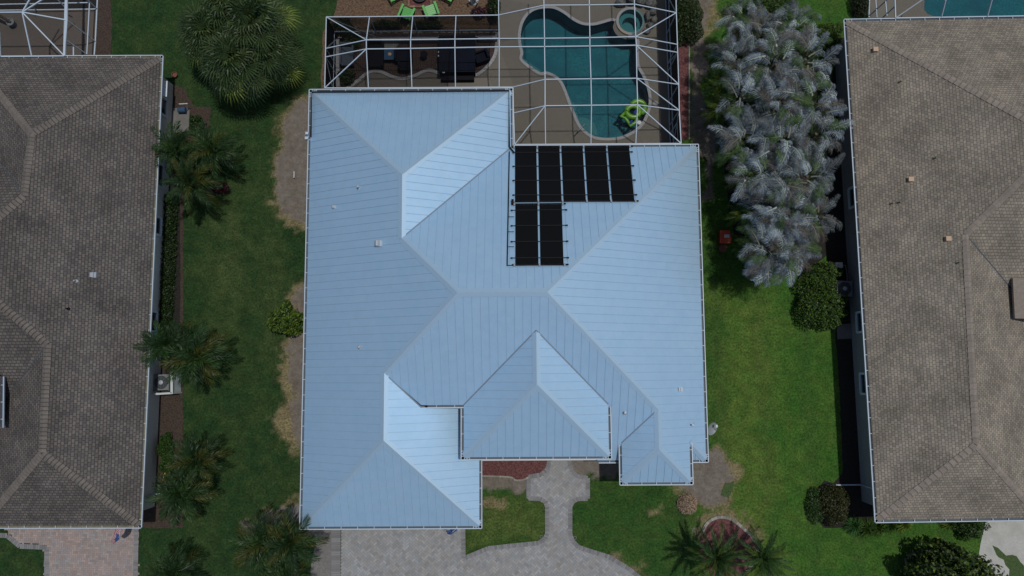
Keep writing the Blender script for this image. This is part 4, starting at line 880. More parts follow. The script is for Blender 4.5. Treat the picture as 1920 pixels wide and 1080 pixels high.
# ---------- left house
lh = thing('house', 'left house with brown grey shingle roof and beige wall', 'house', W(150, 500))
A, B = W(306, 105, 2.8), W(265.5, 989, 2.8); LP = Plane(A, B, .5, A + Vector((-5, 0, 0)))
ins = lambda P, d: P
R1, R2, R3, R4, MM = LP.U(58, 251), LP.U(44, 368), LP.U(88, 646), LP.U(78, 850), LP.U(-99, 487)
EA, EB = LP.n, None
w_ = LP.n; dv = Vector((-w_.y, w_.x, 0));  dv = dv if dv.y > 0 else -dv          # dv: towards the back
A2, B2 = A + w_ * .11 + Vector((0, 0, .055)) - dv * .11, B + w_ * .11 + Vector((0, 0, .055)) + dv * .11
LN = Plane(A2, A2 + w_ * 5, (R1.z - A2.z) / ((A2 - R1).dot(dv)), A2 - dv); LS = Plane(B2, B2 + w_ * 5, (R4.z - B2.z) / ((R4 - B2).dot(dv)), B2 + dv)
rl = MB(); facet(rl, [A2, R1, R2, MM, R3, R4, B2], LP)
wid = (A2 - R1).dot(w_) * -1; C1 = A2 + w_ * (wid * 2.0); facet(rl, [A2, C1, R1], LN)
wid2 = (R4 - B2).dot(w_); C4 = B2 + w_ * (wid2 * 2); facet(rl, [B2, R4, C4], LS)
PW1 = Plane(C1, C1 - dv * 5, (R1.z - C1.z) / abs((R1 - C1).dot(w_)), R1); V1 = Vector((C1.x, C1.y, C1.z)) - dv * ((R1 - R2).dot(dv)) 
V1 = C1 - dv * ((R1 - R2).dot(dv)); facet(rl, [C1, V1, R2, R1], PW1)
PW2 = Plane(C4, C4 + dv * 5, (R4.z - C4.z) / abs((R4 - C4).dot(w_)), R4); V4 = C4 + dv * ((R3 - R4).dot(dv)); facet(rl, [C4, R4, R3, V4], PW2)
PM1 = Plane(V1, V1 + w_ * 3, (R2.z - V1.z) / max(.1, abs((R2 - V1).dot(dv)) + 1e-3) if abs((R2 - V1).dot(dv)) > .5 else .5, MM)
far = w_ * 14
rl.face([R2, V1, V1 + far, MM + w_ * 10, MM], [(p.x, p.y) for p in (R2, V1, V1 + far, MM + w_ * 10, MM)], 0)
f2 = [R3, MM, MM + w_ * 10, V4 + far, V4]; rl.face(f2, [(p.x, p.y) for p in f2], 0)
lr = rl.build('roof', M['shL'], lh)
cm = MB(); hc = lambda a, b, n1, p1, n2, p2: hip_cap_shingles(cm, a, b, n1, p1, n2, p2)
hc(A2, R1, w_, .5, -dv, LN.p); hc(C1, R1, -w_, PW1.p, -dv, LN.p); hc(R1, R2, w_, .5, -w_, .5); hc(R2, MM, w_, .5, -dv, .5); hc(R3, MM, w_, .5, dv, .5); hc(R3, R4, w_, .5, -w_, .5); hc(B2, R4, w_, .5, dv, LS.p); hc(C4, R4, -w_, .5, dv, LS.p)
cm.build('ridge_cap', M['capL'], lr)
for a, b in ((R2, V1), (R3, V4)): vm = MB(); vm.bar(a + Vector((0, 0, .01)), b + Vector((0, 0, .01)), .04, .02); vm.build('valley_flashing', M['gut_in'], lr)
# raised entry roof of the left house
zr_ = 4.3; ea, eb = W(2, 706, zr_), W(1, 802, zr_); er = MB(); PEe = Plane(ea, eb, .5, ea + w_); far5 = w_ * 4
facet(er, [ea, eb, eb + dv * 4 + far5 + Vector((0, 0, 2)), ea + dv * 4 + far5 + Vector((0, 0, 2))], PEe); er.box((ea + eb) / 2 + w_ * 1.2 + Vector((0, 0, -1.9)), 1.8, 2.2, 1.8); er.build('entry_roof', M['shL'], lh)
eo = (-w_.x, -w_.y); gutter(lh, [(ea, eb, eo)])
gutter(lh, [(A2 + dv * .1, B2 - dv * .1, (-w_.x, -w_.y)), (A2 - w_ * .1, A2 + w_ * 12, (dv.x, dv.y)), (B2 - w_ * .1, B2 + w_ * 12, (-dv.x, -dv.y))], M['gut_tan'])
lw = MB(); a1 = A2 + w_ * .5 - dv * .5; b1 = B2 + w_ * .5 + dv * .5; lw.prism([(a1.x, a1.y), (b1.x, b1.y), (b1 + w_ * 8).xy, (a1 + w_ * 8).xy], 0, 2.85)
lw.build('wall', M['stucco'], lh); s_ = MB(); s_.prism([A2.xy, B2.xy, (B2 + w_ * 12).xy, (A2 + w_ * 12).xy], 2.70, 2.76); s_.build('soffit', M['soffit'], lh)
def on_wall(py, z=1.5):                       # point of the left house's side wall seen at photo row py
    for k in range(2001):
        p = a1.lerp(b1, k / 2000); v = RM.transposed() @ (Vector((p.x, p.y, z)) - Vector((0, 0, CH)))
        if 540 - F * v.y / -v.z >= py: return Vector((p.x, p.y, z))
    return b1
for py, wd, hh in ((197, 1.0, 1.3), (327, 1.3, 1.2), (422, 1.0, 1.2), (602, 1.1, 1.2)): window(lh, on_wall(py) , dv, wd, hh, -w_)
mb = MB(); t = on_wall(163, 2.3); mb.bar(t - w_ * .0, t - w_ * .55 + Vector((0, 0, -.3)), .9, .05); mb.build('awning', M['frame'], lh)
mb = MB(); t = on_wall(937, 2.2); mb.tube([B2 - w_ * .05 + dv * 1.0 + Vector((0, 0, -.12)), t - w_ * .06, Vector((t.x, t.y, .15)) - w_ * .06, Vector((t.x, t.y, .08)) - w_ * .4], .045, 6); mb.build('downspout', M['white'], lh)
vent(lh, 178, 516, LP, 1.0, M['steel'], 'goose'); vent(lh, 143, 527, LP, .8, M['steel']); vent(lh, 128, 579, LP, .7, M['blackpipe']); vent(lh, 48, 652, PW2, 1.0, M['steel'], 'goose')
# ---------- right house
rh = thing('house', 'right house with tan shingle roof beside the silver palms', 'house', W(1760, 500))
A, B = W(1582, 37.5, 2.8), W(1640.5, 979, 2.8); RP = Plane(A, B, .5, A + Vector((5, 0, 0)))
w2 = RP.n; d2_ = Vector((-w2.y, w2.x, 0)); d2_ = d2_ if d2_.y > 0 else -d2_
A3, B3 = A + w2 * .11 + Vector((0, 0, .055)) - d2_ * .11, B + w2 * .11 + Vector((0, 0, .055)) + d2_ * .11
T2, T3, TX = RP.U(1811, 440), RP.U(1831, 834), RP.U(1992, 261)
rr_ = MB(); facet(rr_, [A3, TX, T2, T3, B3], RP)
RN = Plane(A3, A3 + w2 * 5, (TX.z - A3.z) / abs((TX - A3).dot(d2_)), A3 - d2_); facet(rr_, [A3, A3 + w2 * 24, TX + w2 * 4, TX], RN)
RS = Plane(B3, B3 + w2 * 5, (T3.z - B3.z) / abs((T3 - B3).dot(d2_)), B3 + d2_); wd3 = (T3 - B3).dot(w2); C5 = B3 + w2 * wd3 * 2; facet(rr_, [B3, C5, T3], RS)
RE = Plane(C5, C5 + d2_ * 5, (T3.z - C5.z) / abs((T3 - C5).dot(w2)), T3)
v1e = RE.U(1900, 546); v1f = T2 + (v1e - T2) * 3.0
facet(rr_, [T3, C5, C5 + d2_ * (v1f - C5).dot(d2_), v1f, T2], RE)
f3 = [T2, v1f, v1f + w2 * 6, TX + w2 * 4, TX]; rr_.face(f3, [(p.x, p.y) for p in f3], 0)
rroof = rr_.build('roof', M['shR'], rh)
cm = MB(); hc2 = lambda a, b, n1, p1, n2, p2: hip_cap_shingles(cm, a, b, n1, p1, n2, p2, .17, .30, .85)
hc2(A3, TX, w2, .5, -d2_, RN.p); hc2(TX, T2, w2, .5, d2_, .5); hc2(T2, T3, w2, .5, -w2, .5); hc2(B3, T3, w2, .5, d2_, RS.p); hc2(C5, T3, -w2, .5, d2_, RS.p)
cm.build('ridge_cap', M['capR'], rroof)
up1 = Vector((0, 0, .012))
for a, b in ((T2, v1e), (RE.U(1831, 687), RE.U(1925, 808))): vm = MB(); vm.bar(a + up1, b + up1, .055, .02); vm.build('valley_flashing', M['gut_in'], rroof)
er = MB(); za = RE.U(1910, 560).z + .75; P4 = [W(1899, 521, za), W(1903, 597, za), W(1990, 600, za), W(1990, 524, za)]
up_ = [P4[0], P4[1], P4[2] + Vector((0, 0, .6)), P4[3] + Vector((0, 0, .6))]
er.hexa([p + Vector((0, 0, -.15)) for p in up_] + up_); er.box((P4[0] + P4[2]) / 2 + Vector((.35, 0, -1.6)), 1.5, 1.7, 1.5); er.build('entry_roof', M['capR'], rh)
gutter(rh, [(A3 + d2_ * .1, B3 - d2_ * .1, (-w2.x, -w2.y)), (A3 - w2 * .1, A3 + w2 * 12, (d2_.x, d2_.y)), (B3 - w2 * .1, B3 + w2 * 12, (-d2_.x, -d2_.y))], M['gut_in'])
rw = MB(); a4 = A3 + w2 * .45 - d2_ * .5; b4 = B3 + w2 * .45 + d2_ * .5; rw.prism([(b4.x, b4.y), (a4.x, a4.y), (a4 + w2 * 8).xy, (b4 + w2 * 8).xy], 0, 2.85); rw.build('wall', M['stucco2'], rh)
s_ = MB(); s_.prism([B3.xy, A3.xy, (A3 + w2 * 12).xy, (B3 + w2 * 12).xy], 2.70, 2.76); s_.build('soffit', M['soffit'], rh)
for f in (.35, .62, .75): window(rh, Vector((*a4.lerp(b4, f).xy, 1.5)), d2_, 1.1, 1.2, -w2)
mb = MB(); t = a4.lerp(b4, .965); mb.tube([Vector((t.x, t.y, 2.65)) - w2 * .45, Vector((t.x, t.y, 2.3)) - w2 * .05, Vector((t.x, t.y, .12)) - w2 * .05, Vector((t.x, t.y, .08)) - w2 * 1.9], .04, 6); mb.build('downspout', M['white'], rh)
for px, py, k in ((1640, 94, 'box'), (1706, 337, 'box'), (1776, 448, 'box')): vent(rh, px, py, RP, .75, M['tanvent'], k)
for px, py in ((1687, 154), (1752, 297), (1671, 382), (1685, 380), (1795, 493)): vent(rh, px, py, RP, .8, M['gut_tan'])

# ================================================================ VEGETATION
def fronds(mb, specs, L_, ll, lw, nst=26, phi=35, curl=.35, cols=None, rach=(.6, .55, .35), tipdroop=1.0, z0_=0.0):
    """specs: (azimuth, start elevation, droop, length factor, colour) for each frond"""
    for az, e0, dr, lf, col in specs:
        h = Vector((math.cos(az), math.sin(az), 0)); side0 = Vector((-math.sin(az), math.cos(az), 0)); ns_ = 12; seg = L_ * lf / ns_
        sw = random.uniform(-.25, .25); P = [Vector((0, 0, z0_))]; T = []
        for i in range(ns_):
            t = (i + .5) / ns_; e_ = e0 - dr * (t ** 1.3); a2 = sw * t; hh = h * math.cos(a2) + side0 * math.sin(a2)
            d = hh * math.cos(e_) + Vector((0, 0, math.sin(e_))); T.append(d); P.append(P[-1] + d * seg)
        T.append(T[-1])
        mb.col = tuple(c * r for c, r in zip(col, rach)); 
        for i in range(ns_):
            wv = .035 * (1 - i / ns_) + .008; s = T[i].cross(Vector((0, 0, 1))).normalized() * wv; s2 = T[i + 1].cross(Vector((0, 0, 1))).normalized() * (wv * .85)
            mb.face([P[i] - s, P[i] + s, P[i + 1] + s2, P[i + 1] - s2])
        for k in range(nst):
            t = .16 + .84 * (k + .5) / nst; x = t * ns_; i = min(ns_ - 1, int(x)); p = P[i].lerp(P[i + 1], x - i); d = T[i]
            s = d.cross(Vector((0, 0, 1))).normalized(); up = s.cross(d)
            ln = ll * (math.sin(math.pi * min(1, t * .80 + .16)) ** .6) * random.uniform(.85, 1.1); f = R(phi + 30 * t + random.uniform(-8, 8))
            for sg in (-1, 1):
                dd = (s * sg * math.cos(f) + d * math.sin(f) + up * random.uniform(.0, .35)).normalized()
                v = random.uniform(.75, 1.25); mb.col = (col[0] * v, col[1] * v, col[2] * v)
                m_ = p + dd * ln * .5; tip = p + dd * ln * .95 + Vector((0, 0, -curl * ln * tipdroop)) + d * ln * .12
                wv = (d * .8 + up * random.uniform(-.5, .5)).normalized() * lw * .5
                mb.face([p, m_ - wv, tip, m_ + wv])
def crown_specs(n, e_lo, e_hi, droop, cols, rnd=.15):
    S = []; ga = 2.39996
    for i in range(n):
        f = i / (n - 1); e0 = R(e_lo + (e_hi - e_lo) * f); c = random.choice(cols)
        if f < .18 and len(cols) > 2: c = cols[-1]
        S.append((i * ga + random.uniform(-.2, .2), e0 + random.uniform(-rnd, rnd), R(droop) * random.uniform(.8, 1.2), random.uniform(.85, 1.08) * (1 - .25 * f), c))
    return S
def palm_proto(name, label, cat, cz, L_, ll, lw, n, e_lo, e_hi, droop, cols, m, tr=.11, group=None, **kw):
    r_ = thing(name, label, cat, (0, 0, 0), group)
    mb = MB(); fronds(mb, crown_specs(n, e_lo, e_hi, droop, cols), L_, ll, lw, z0_=cz, **kw); mb.build('crown', m, r_)
    mb = MB(); P = []
    for i in range(9): P.append((.05 * math.sin(i), .04 * math.cos(i * 1.3), cz * i / 8))
    mb.tube(P, tr * 1.25, 9, r2=tr * .8); mb.build('trunk', M['trunk'], r_); return r_
first_used = {}
def place(proto, px, py, z, label, scale=1, rz=None, cz=None):
    """stand a copy of proto on the ground so that its crown centre (height z) is seen at px, py"""
    o = proto if proto.name not in first_used else copy_tree(proto)
    first_used[proto.name] = 1
    c = W(px, py, z); o.location = (c.x, c.y, 0); o.rotation_euler = (0, 0, random.uniform(0, 6.28) if rz is None else rz); o.scale = (scale, scale, scale if cz is None else z / cz)
    o['label'] = label; return o
GC = [(.9, 1, 1), (.6, .8, .75), (1.2, 1.35, 1.1), (.7, .95, .8), (2.0, 1.2, .7)]
pA = [palm_proto('feather_palm', 'x', 'palm', 2.6, 2.05, .52, .075, 25, -22, 78, 62, GC, M['palm'], group='feather palms along the side lawn') for _ in range(3)]
for i, (px, py, z, s, lab) in enumerate([
    (333, 280, 3.0, .92, 'upper left feather palm touching the gutter of the left house'), (398, 283, 2.8, .98, 'feather palm furthest right in the trio by the left house windows'),
    (362, 343, 3.1, .95, 'lowest feather palm of the trio, in front of the left house window'), (316, 648, 3.2, .95, 'feather palm over the left house gutter above the air conditioner'),
    (368, 668, 3.0, 1.12, 'feather palm on the lawn side of the white slatted screen'), (368, 862, 2.7, .90, 'feather palm above the yellow flowering plant'),
    (340, 925, 2.8, 1.05, 'feather palm beside the white downspout of the left house'), (492, 1020, 2.6, 1.05, 'left feather palm of the pair at the garage corner'),
    (545, 1015, 2.8, 1.0, 'right feather palm of the pair at the garage corner'), (322, 1078, 2.6, .95, 'feather palm cut by the bottom edge right of the pink driveway'),
    (530, 1088, 2.2, .9, 'feather palm cut by the bottom edge beside the aggregate strip')]):
    place(pA[i % 3], px, py, z, lab, s, cz=2.6)
GD = [(1.6, 1.8, 1.7), (2.2, 2.3, 2.2), (1.1, 1.4, 1.3), (2.6, 2.1, 1.3)]
pD = [palm_proto('date_palm', 'x', 'palm', 3.4, 2.6, .46, .085, 30, -12, 80, 42, GD, M['palm'], tr=.16, group='date palms in the red mulch circle', nst=36, phi=48, curl=.15) for _ in range(2)]
place(pD[0], 1343, 1046, 3.0, 'left date palm standing in the red mulch circle', .76, cz=3.4)
place(pD[1], 1429, 1046, 2.9, 'right date palm with a tan heart standing in the red mulch circle', .74, cz=3.4)
# silver palms
SC = [(1.5, 1.6, 1.68), (1.0, 1.06, 1.12), (2.2, 2.3, 2.35), (.62, .62, .62), (.9, .97, 1.1), (.85, .72, .66), (.30, .50, .14), (.30, .50, .14), (.45, .34, .26)]  # palest tints paint white highlights onto some of the silver fronds
pS = []
for v in range(4):
    r_ = palm_proto('silver_palm', 'x', 'palm', 4.4, .1, .01, .01, 2, 70, 80, 10, SC, M['silver'], group='silver palms between the lawn and the right house', nst=2)
    old = [c for c in r_.children if c.name.startswith('crown')][0]; bpy.data.objects.remove(old)
    mb = MB()
    for k in range(36):
        az = random.uniform(0, 6.28); rr = .95 * math.sqrt(random.random()); oz = random.uniform(-.8, .35); c = random.choice(SC); a2 = az + random.uniform(-1.3, 1.3)
        sub = MB(); fronds(sub, [(a2, R(random.uniform(15, 85)), R(random.uniform(60, 165)), random.uniform(.65, 1.2), c)], 1.5, .40, .027, z0_=4.4 + oz, nst=34, phi=20, curl=.55, rach=(.9, .82, .6))
        off = Vector((rr * math.cos(az), rr * math.sin(az), 0)); base = len(mb.v)
        for p_v, c_v in zip(sub.v, sub.c): mb.v.append(tuple(Vector(p_v) + off)); mb.c.append(c_v)
        for f in sub.f: mb.f.append([base + i for i in f]); mb.m.append(0); mb.uv.append(None)
    mb.build('crown', M['silver'], r_); pS.append(r_)
    mb = MB(); fronds(mb, crown_specs(14, -30, 25, 45, [(1, 1.2, .7), (1.6, 1.5, .6), (.8, .9, .6)]), 1.8, .42, .06, z0_=3.7); mb.build('green_crown', M['palm'], r_)
sil = [(1395, 35, 4.2, .72, 'small silver palm at the top left tip of the silver clump'), (1432, 62, 4.6, .9, 'second silver palm from the top left of the clump'), (1492, 45, 4.4, .8, 'silver palm with brownish plumes at the top right of the clump'),
       (1385, 112, 4.2, .85, 'silver palm leaning over the lawn on the upper left side of the clump'), (1455, 120, 5.0, .95, 'silver palm in the upper middle of the clump'), (1512, 112, 4.6, .95, 'silver palm near the upper grey tank'),
       (1395, 185, 4.5, .95, 'silver palm halfway down the upper left side'), (1460, 190, 5.2, 1.0, 'silver palm in the middle of the upper clump'), (1522, 195, 4.8, 1.0, 'silver palm next to the right house gutter, upper'),
       (1402, 262, 4.4, .95, 'silver palm facing the corner of the metal roof'), (1467, 262, 5.2, 1.0, 'silver palm at the centre of the whole clump'), (1530, 252, 4.8, .95, 'silver palm reaching furthest towards the right house gutter'),
       (1412, 322, 4.4, .85, 'silver palm on the left side just above the orange bin'), (1460, 335, 5.0, .95, 'silver palm in the middle right of the orange bin'), (1515, 332, 4.8, .95, 'silver palm on the right side beside the dark gap'),
       (1442, 395, 4.6, .82, 'silver palm immediately right of the orange bin'), (1478, 400, 4.9, .95, 'silver palm in the lower middle of the clump'), (1522, 405, 4.6, .85, 'silver palm above the round green shrub'),
       (1436, 462, 4.4, .88, 'silver palm at the lower left end of the clump'), (1478, 465, 4.6, .95, 'silver palm at the lower right end of the clump'), (1448, 485, 4.2, .9, 'lowest silver palm hanging over the bright lawn')]
for i, (px, py, z, s, lab) in enumerate(sil): place(pS[i % 4], px, py, z, lab, s, cz=4.4)
gp = [palm_proto('fishtail_palm', 'x', 'palm', 2.6, 1.7, .42, .06, 20, -10, 60, 60, [(1.5, 1.6, .8), (1.1, 1.3, .7), (2.6, 2.0, .6)], M['palm'], tr=.06, group='green palms under the silver palms')]
for px, py, s, lab in ((1352, 165, .8, 'green palm peeping out left of the silver clump, upper one'), (1350, 205, .75, 'yellow tinged green palm left of the silver clump, lower one'), (1392, 405, .6, 'green palm above the orange bin'), (1402, 462, .6, 'green palm behind the orange bin')):
    place(gp[0], px, py, 2.8, lab, s, cz=2.6)
# fan palms
def fan_proto(n, cz, Lp, rf_):
    r_ = thing('fan_palm', 'x', 'palm', (0, 0, 0), 'fan palms behind the left house'); mb = MB()
    for i in range(n):
        f = i / (n - 1); az = i * 2.39996 + random.uniform(-.2, .2); e_ = R(-28 + 100 * f) + random.uniform(-.12, .12); L2 = Lp * random.uniform(.8, 1.1) * (1 - .35 * f)
        d = Vector((math.cos(az) * math.cos(e_), math.sin(az) * math.cos(e_), math.sin(e_))); p = Vector((0, 0, cz)) + d * L2 + Vector((0, 0, -.12 * L2 * L2))
        s = d.cross(Vector((0, 0, 1))).normalized(); base = Vector((0, 0, cz)); mb.col = (.9, 1.0, .7); mb.face([base - s * .03, base + s * .03, p + s * .02, p - s * .02])
        fd = (d + Vector((0, 0, -.35))).normalized(); up = s.cross(fd).normalized(); c = random.choice([(.8, .85, .8), (.5, .62, .6), (.38, .52, .5), (1.25, 1.2, .9), (.6, .72, .6), (2.5, 2.2, 1.1) if f < .35 else (.8, .8, .8)])
        k = 26
        for j in range(k):
            th = R(-150 + 300 * j / (k - 1)); dd = fd * math.cos(th) + s * math.sin(th); ln = rf_ * (1 - .28 * abs(th) / R(150)) * random.uniform(.92, 1.06)
            v = random.uniform(.7, 1.3); mb.col = (c[0] * v, c[1] * v, c[2] * v); ww = dd.cross(up) * .038 + up * .018 * (1 if j % 2 else -1)
            m_ = p + dd * ln * .6 + up * .05; tip = p + dd * ln + Vector((0, 0, -.26 * ln)); mb.face([p, m_ - ww, tip, m_ + ww])
    mb.build('crown', M['fan'], r_); mb = MB(); mb.tube([(0, 0, 0), (.05, 0, cz / 2), (0, 0, cz)], .17, 10, r2=.13); mb.build('trunk', M['trunk'], r_); return r_
fp = [fan_proto(40, 3.4, 1.5, 1.1) for _ in range(2)]
for i, (px, py, z, s, lab) in enumerate([(395, 62, 3.6, .92, 'fan palm at the left of the big fan palm cluster'), (478, 40, 4.2, 1.0, 'tallest fan palm at the top right of the cluster'), (440, 112, 3.6, 1.0, 'fan palm at the bottom of the cluster above the hose reel'),
                                         (502, 98, 3.2, .85, 'fan palm at the lower right of the cluster'), (435, 10, 4.2, .9, 'fan palm cut by the top edge')]): place(fp[i % 2], px, py, z, lab, s, cz=3.4)
# leafy shrubs
def leafcloud(mb, c, rx, ry, rz_, n, ls, cols, flat=1.0, bump=.18, seed=0, outline=None):
    r_ = random.Random(seed); ph = [r_.uniform(0, 6.28) for _ in range(6)]
    for i in range(n):
        az = r_.uniform(0, 2 * math.pi); u = r_.uniform(-.05, 1) ** 1.0; u = max(-.1, u); rad = math.sqrt(max(0, 1 - u * u)); k = (r_.random() ** .22)
        bm = 1 + bump * (math.sin(3 * az + ph[0]) + math.sin(5 * az + ph[1] + 3 * u) + .8 * math.sin(8 * az + ph[2] + 6 * u)) / 2
        p = Vector((c[0] + rx * rad * math.cos(az) * k * bm, c[1] + ry * rad * math.sin(az) * k * bm, c[2] + rz_ * (u * k) * bm))
        d = Vector((r_.gauss(0, 1), r_.gauss(0, 1), r_.gauss(0, .5))).normalized(); nn = Vector((math.cos(az) * rad * .6 + r_.gauss(0, .5), math.sin(az) * rad * .6 + r_.gauss(0, .5), .7 + r_.gauss(0, .4))).normalized()
        s = d.cross(nn).normalized(); l = ls * r_.uniform(.7, 1.3); q = r_.choice(cols); v = r_.uniform(.65, 1.35); mb.col = (q[0] * v, q[1] * v, q[2] * v)
        mb.face([p - d * l * .5, p + s * l * .28, p + d * l * .5, p - s * l * .28])
def branches(mb, x, y, r_, h, n=7, th=.035):
    for k in range(n):
        a = 2 * math.pi * k / n + random.uniform(-.3, .3); mb.tube([(x, y, 0), (x + .3 * r_ * math.cos(a), y + .3 * r_ * math.sin(a), h * .45), (x + .75 * r_ * math.cos(a), y + .75 * r_ * math.sin(a), h * .8)], th, 5, r2=th * .4)
def shrub(name, label, cat, px, py, zt_, r1, r2, n, ls, cols, m=None, group=None, bump=.18, lobes=None):
    c = W(px, py, zt_ * .6); r_ = thing(name, label, cat, (c.x, c.y, 0), group); mb = MB()
    leafcloud(mb, (c.x, c.y, zt_ * .25), r1, r2, zt_ * .75, n, ls, cols, bump=bump, seed=int(px * 7 + py))
    for i, (lx, ly, lr) in enumerate(lobes or []): q_ = W(px + lx, py + ly, zt_ * .6); leafcloud(mb, (q_.x, q_.y, zt_ * .2), lr, lr, zt_ * .7, int(n * .35), ls, cols, bump=bump, seed=i)
    mb.build('foliage', m or M['leaf'], r_); mb = MB(); branches(mb, c.x, c.y, min(r1, r2), zt_); mb.build('stem', M['trunk'], r_); return r_
CG = [(1, 1, 1), (.6, .75, .7), (1.3, 1.3, .8), (1.8, 1.7, .8)]
DG = [(.55, .55, .5), (.4, .45, .45), (.8, .75, .6)]
shrub('citrus_tree', 'small bright green citrus tree at the left wall of the metal roofed house', 'tree', 530, 598, 2.2, .80, .85, 2600, .15, [(1.3, 1.35, .8), (1.9, 1.7, .8), (.8, .95, .7), (2.6, 2.1, .8)], lobes=[(26, 4, .5)], bump=.3)
shrub('round_shrub', 'large rounded green shrub in front of the right air conditioner', 'shrub', 1540, 560, 1.7, 1.35, 1.75, 7500, .10, [(.8, .95, .7), (1.1, 1.2, .8), (.5, .6, .55), (2.0, 2.0, .7)], lobes=[(10, -42, .95), (22, 30, .8), (-6, 22, .9)], bump=.2)
shrub('round_shrub', 'dark green round tree between the pool cage and the red mulch strip', 'shrub', 1290, 28, 2.0, 1.0, 1.55, 5500, .11, DG, bump=.16)
shrub('dark_shrub', 'clipped dark brown purple shrub beside the lower right lawn', 'shrub', 1567, 948, 1.3, .86, 1.15, 5200, .09, [(.9, .5, .62), (.6, .38, .42), (1.2, .75, .7)], bump=.1)
shrub('hedge_shrub', 'low green shrub wrapped round the left side of the dark brown shrub', 'shrub', 1532, 950, .7, .55, 1.0, 2400, .08, [(.8, 1.0, .8), (.6, .8, .7)], bump=.08)
shrub('hedge_shrub', 'yellow green hedge plant at the top corner of the right house', 'shrub', 1553, 68, 1.2, 1.0, .95, 3600, .11, [(1.2, 1.2, .6), (1.8, 1.6, .6), (.7, .8, .5)], lobes=[(-14, 22, .8)], bump=.25)
shrub('hedge_shrub', 'dark green shrub at the top edge above the silver palms', 'shrub', 1440, 10, 1.6, 1.9, .9, 4200, .12, [(1.0, 1.1, .6), (1.5, 1.4, .6), (.6, .7, .5)], bump=.3)
shrub('dark_shrub', 'dark shrub strip at the top left of the right pool cage', 'shrub', 1616, 2, 1.2, .5, .9, 2200, .08, [(.5, .45, .4), (.35, .3, .3)], bump=.1)
shrub('hedge_shrub', 'small dark green shrub at the foot of the pale driveway', 'shrub', 1822, 992, 1.1, .85, .55, 2400, .11, [(.7, .9, .7), (1.0, 1.2, .8), (.5, .6, .5)], bump=.3)
shrub('round_tree', 'glossy round tree in the mulch circle at the bottom right', 'tree', 1788, 1092, 3.8, 1.9, 1.75, 5200, .21, [(.75, .72, .6), (1.1, 1.0, .65), (.45, .5, .5), (2.4, 2.0, 1.2)], lobes=[(38, -18, .8), (-42, 0, .8), (0, -42, .75)], bump=.4)
shrub('green_shrub', 'upper of two low green shrubs in the left house bed', 'shrub', 308, 838, .8, .42, .75, 1900, .09, [(.8, 1.1, .5), (.5, .7, .4)], group='low shrubs in the left bed', bump=.2)
shrub('green_shrub', 'lower of two low green shrubs in the left house bed', 'shrub', 310, 872, .8, .40, .50, 1400, .09, [(.8, 1.1, .5), (.5, .7, .4)], group='low shrubs in the left bed', bump=.2)
shrub('green_shrub', 'leafy green shrub by the small utility pad of the left house', 'shrub', 366, 232, 1.0, .38, .6, 1500, .10, [(.5, .7, .4), (.35, .5, .35)], bump=.25)
shrub('flowering_plant', 'small plant with yellow leaves in the left house bed', 'plant', 315, 897, .8, .32, .26, 260, .12, [(1, 1, 1), (.8, .7, .6)], M['yellow'], bump=.4)
shrub('maroon_plant', 'maroon leaved plant at the lower left garage corner', 'plant', 552, 994, .9, .42, .40, 900, .12, [(1, 1, 1), (.6, .5, .5), (1.8, 1.5, 1.2)], M['maroon'], bump=.3)
shrub('maroon_plant', 'maroon plant at the right side of the lowest palm of the window trio', 'plant', 412, 350, .9, .45, .35, 500, .12, [(.8, .9, .9), (.5, .5, .5)], M['maroon'], bump=.3)
shrub('maroon_plant', 'dark maroon plant in the chip yard beside the cage corner', 'plant', 898, 22, .6, .45, .35, 600, .11, [(.55, .8, .8), (.35, .5, .5)], M['maroon'], bump=.3)
shrub('dark_shrub', 'dark green shrub at the right end of the wood chip yard', 'shrub', 926, 10, 1.4, .35, .75, 1500, .11, DG, bump=.2)
for px, py, r1, r2, lab in ((640, 48, .75, .5, 'dark shrub in the upper left corner of the cage'), (660, 75, .55, .5, 'dark shrub below the corner shrub inside the cage'), (722, 45, .9, .22, 'low dark hedge behind the cage seat wall, left run'), (800, 46, .9, .22, 'low dark hedge behind the cage seat wall, right run'), (648, 142, .5, .45, 'dark green plant at the lower left of the brick patio')):
    shrub('dark_shrub', lab, 'shrub', px, py, .8, r1, r2, 1300, .10, DG, bump=.25)
# hedge along the left house: foliage nobody can count
mb = MB(); 
for i in range(22):
    py = 372 + i * 11.5; c = W(320 - i * .55, py, .4); leafcloud(mb, (c.x, c.y, .1), .38, .36, .75, 700, .085, [(.30, .42, .26), (.18, .28, .2), (.6, .7, .35)], seed=i)
tag(mb.build('hedge', M['leaf']), 'long low dark green hedge along the left house wall', 'hedge')
# strap-leaf clumps
def clump(name, label, px, py, r1, h, n, cols, m, group=None, lw=.05):
    c = W(px, py, h * .5); mb = MB()
    for i in range(n):
        a = random.uniform(0, 6.28); l = r1 * random.uniform(.6, 1.1); d = Vector((math.cos(a), math.sin(a), 0)); s = Vector((-d.y, d.x, 0)) * lw / 2; b = Vector((c.x, c.y, 0)) + d * random.uniform(0, r1 * .25)
        q = random.choice(cols); v = random.uniform(.7, 1.3); mb.col = tuple(x * v for x in q); hh = h * random.uniform(.6, 1.1)
        p1, p2 = b + d * l * .35 + Vector((0, 0, hh)), b + d * l + Vector((0, 0, hh * .45)); mb.face([b - s, b + s, p1 + s, p1 - s]); mb.face([p1 - s, p1 + s, p2])
    o = mb.build(name, m, origin=(c.x, c.y, 0)); tag(o, label, 'plant', group); return o
TG = [(1, 1.1, .9), (1.6, 1.5, .9), (.7, .9, .8)]
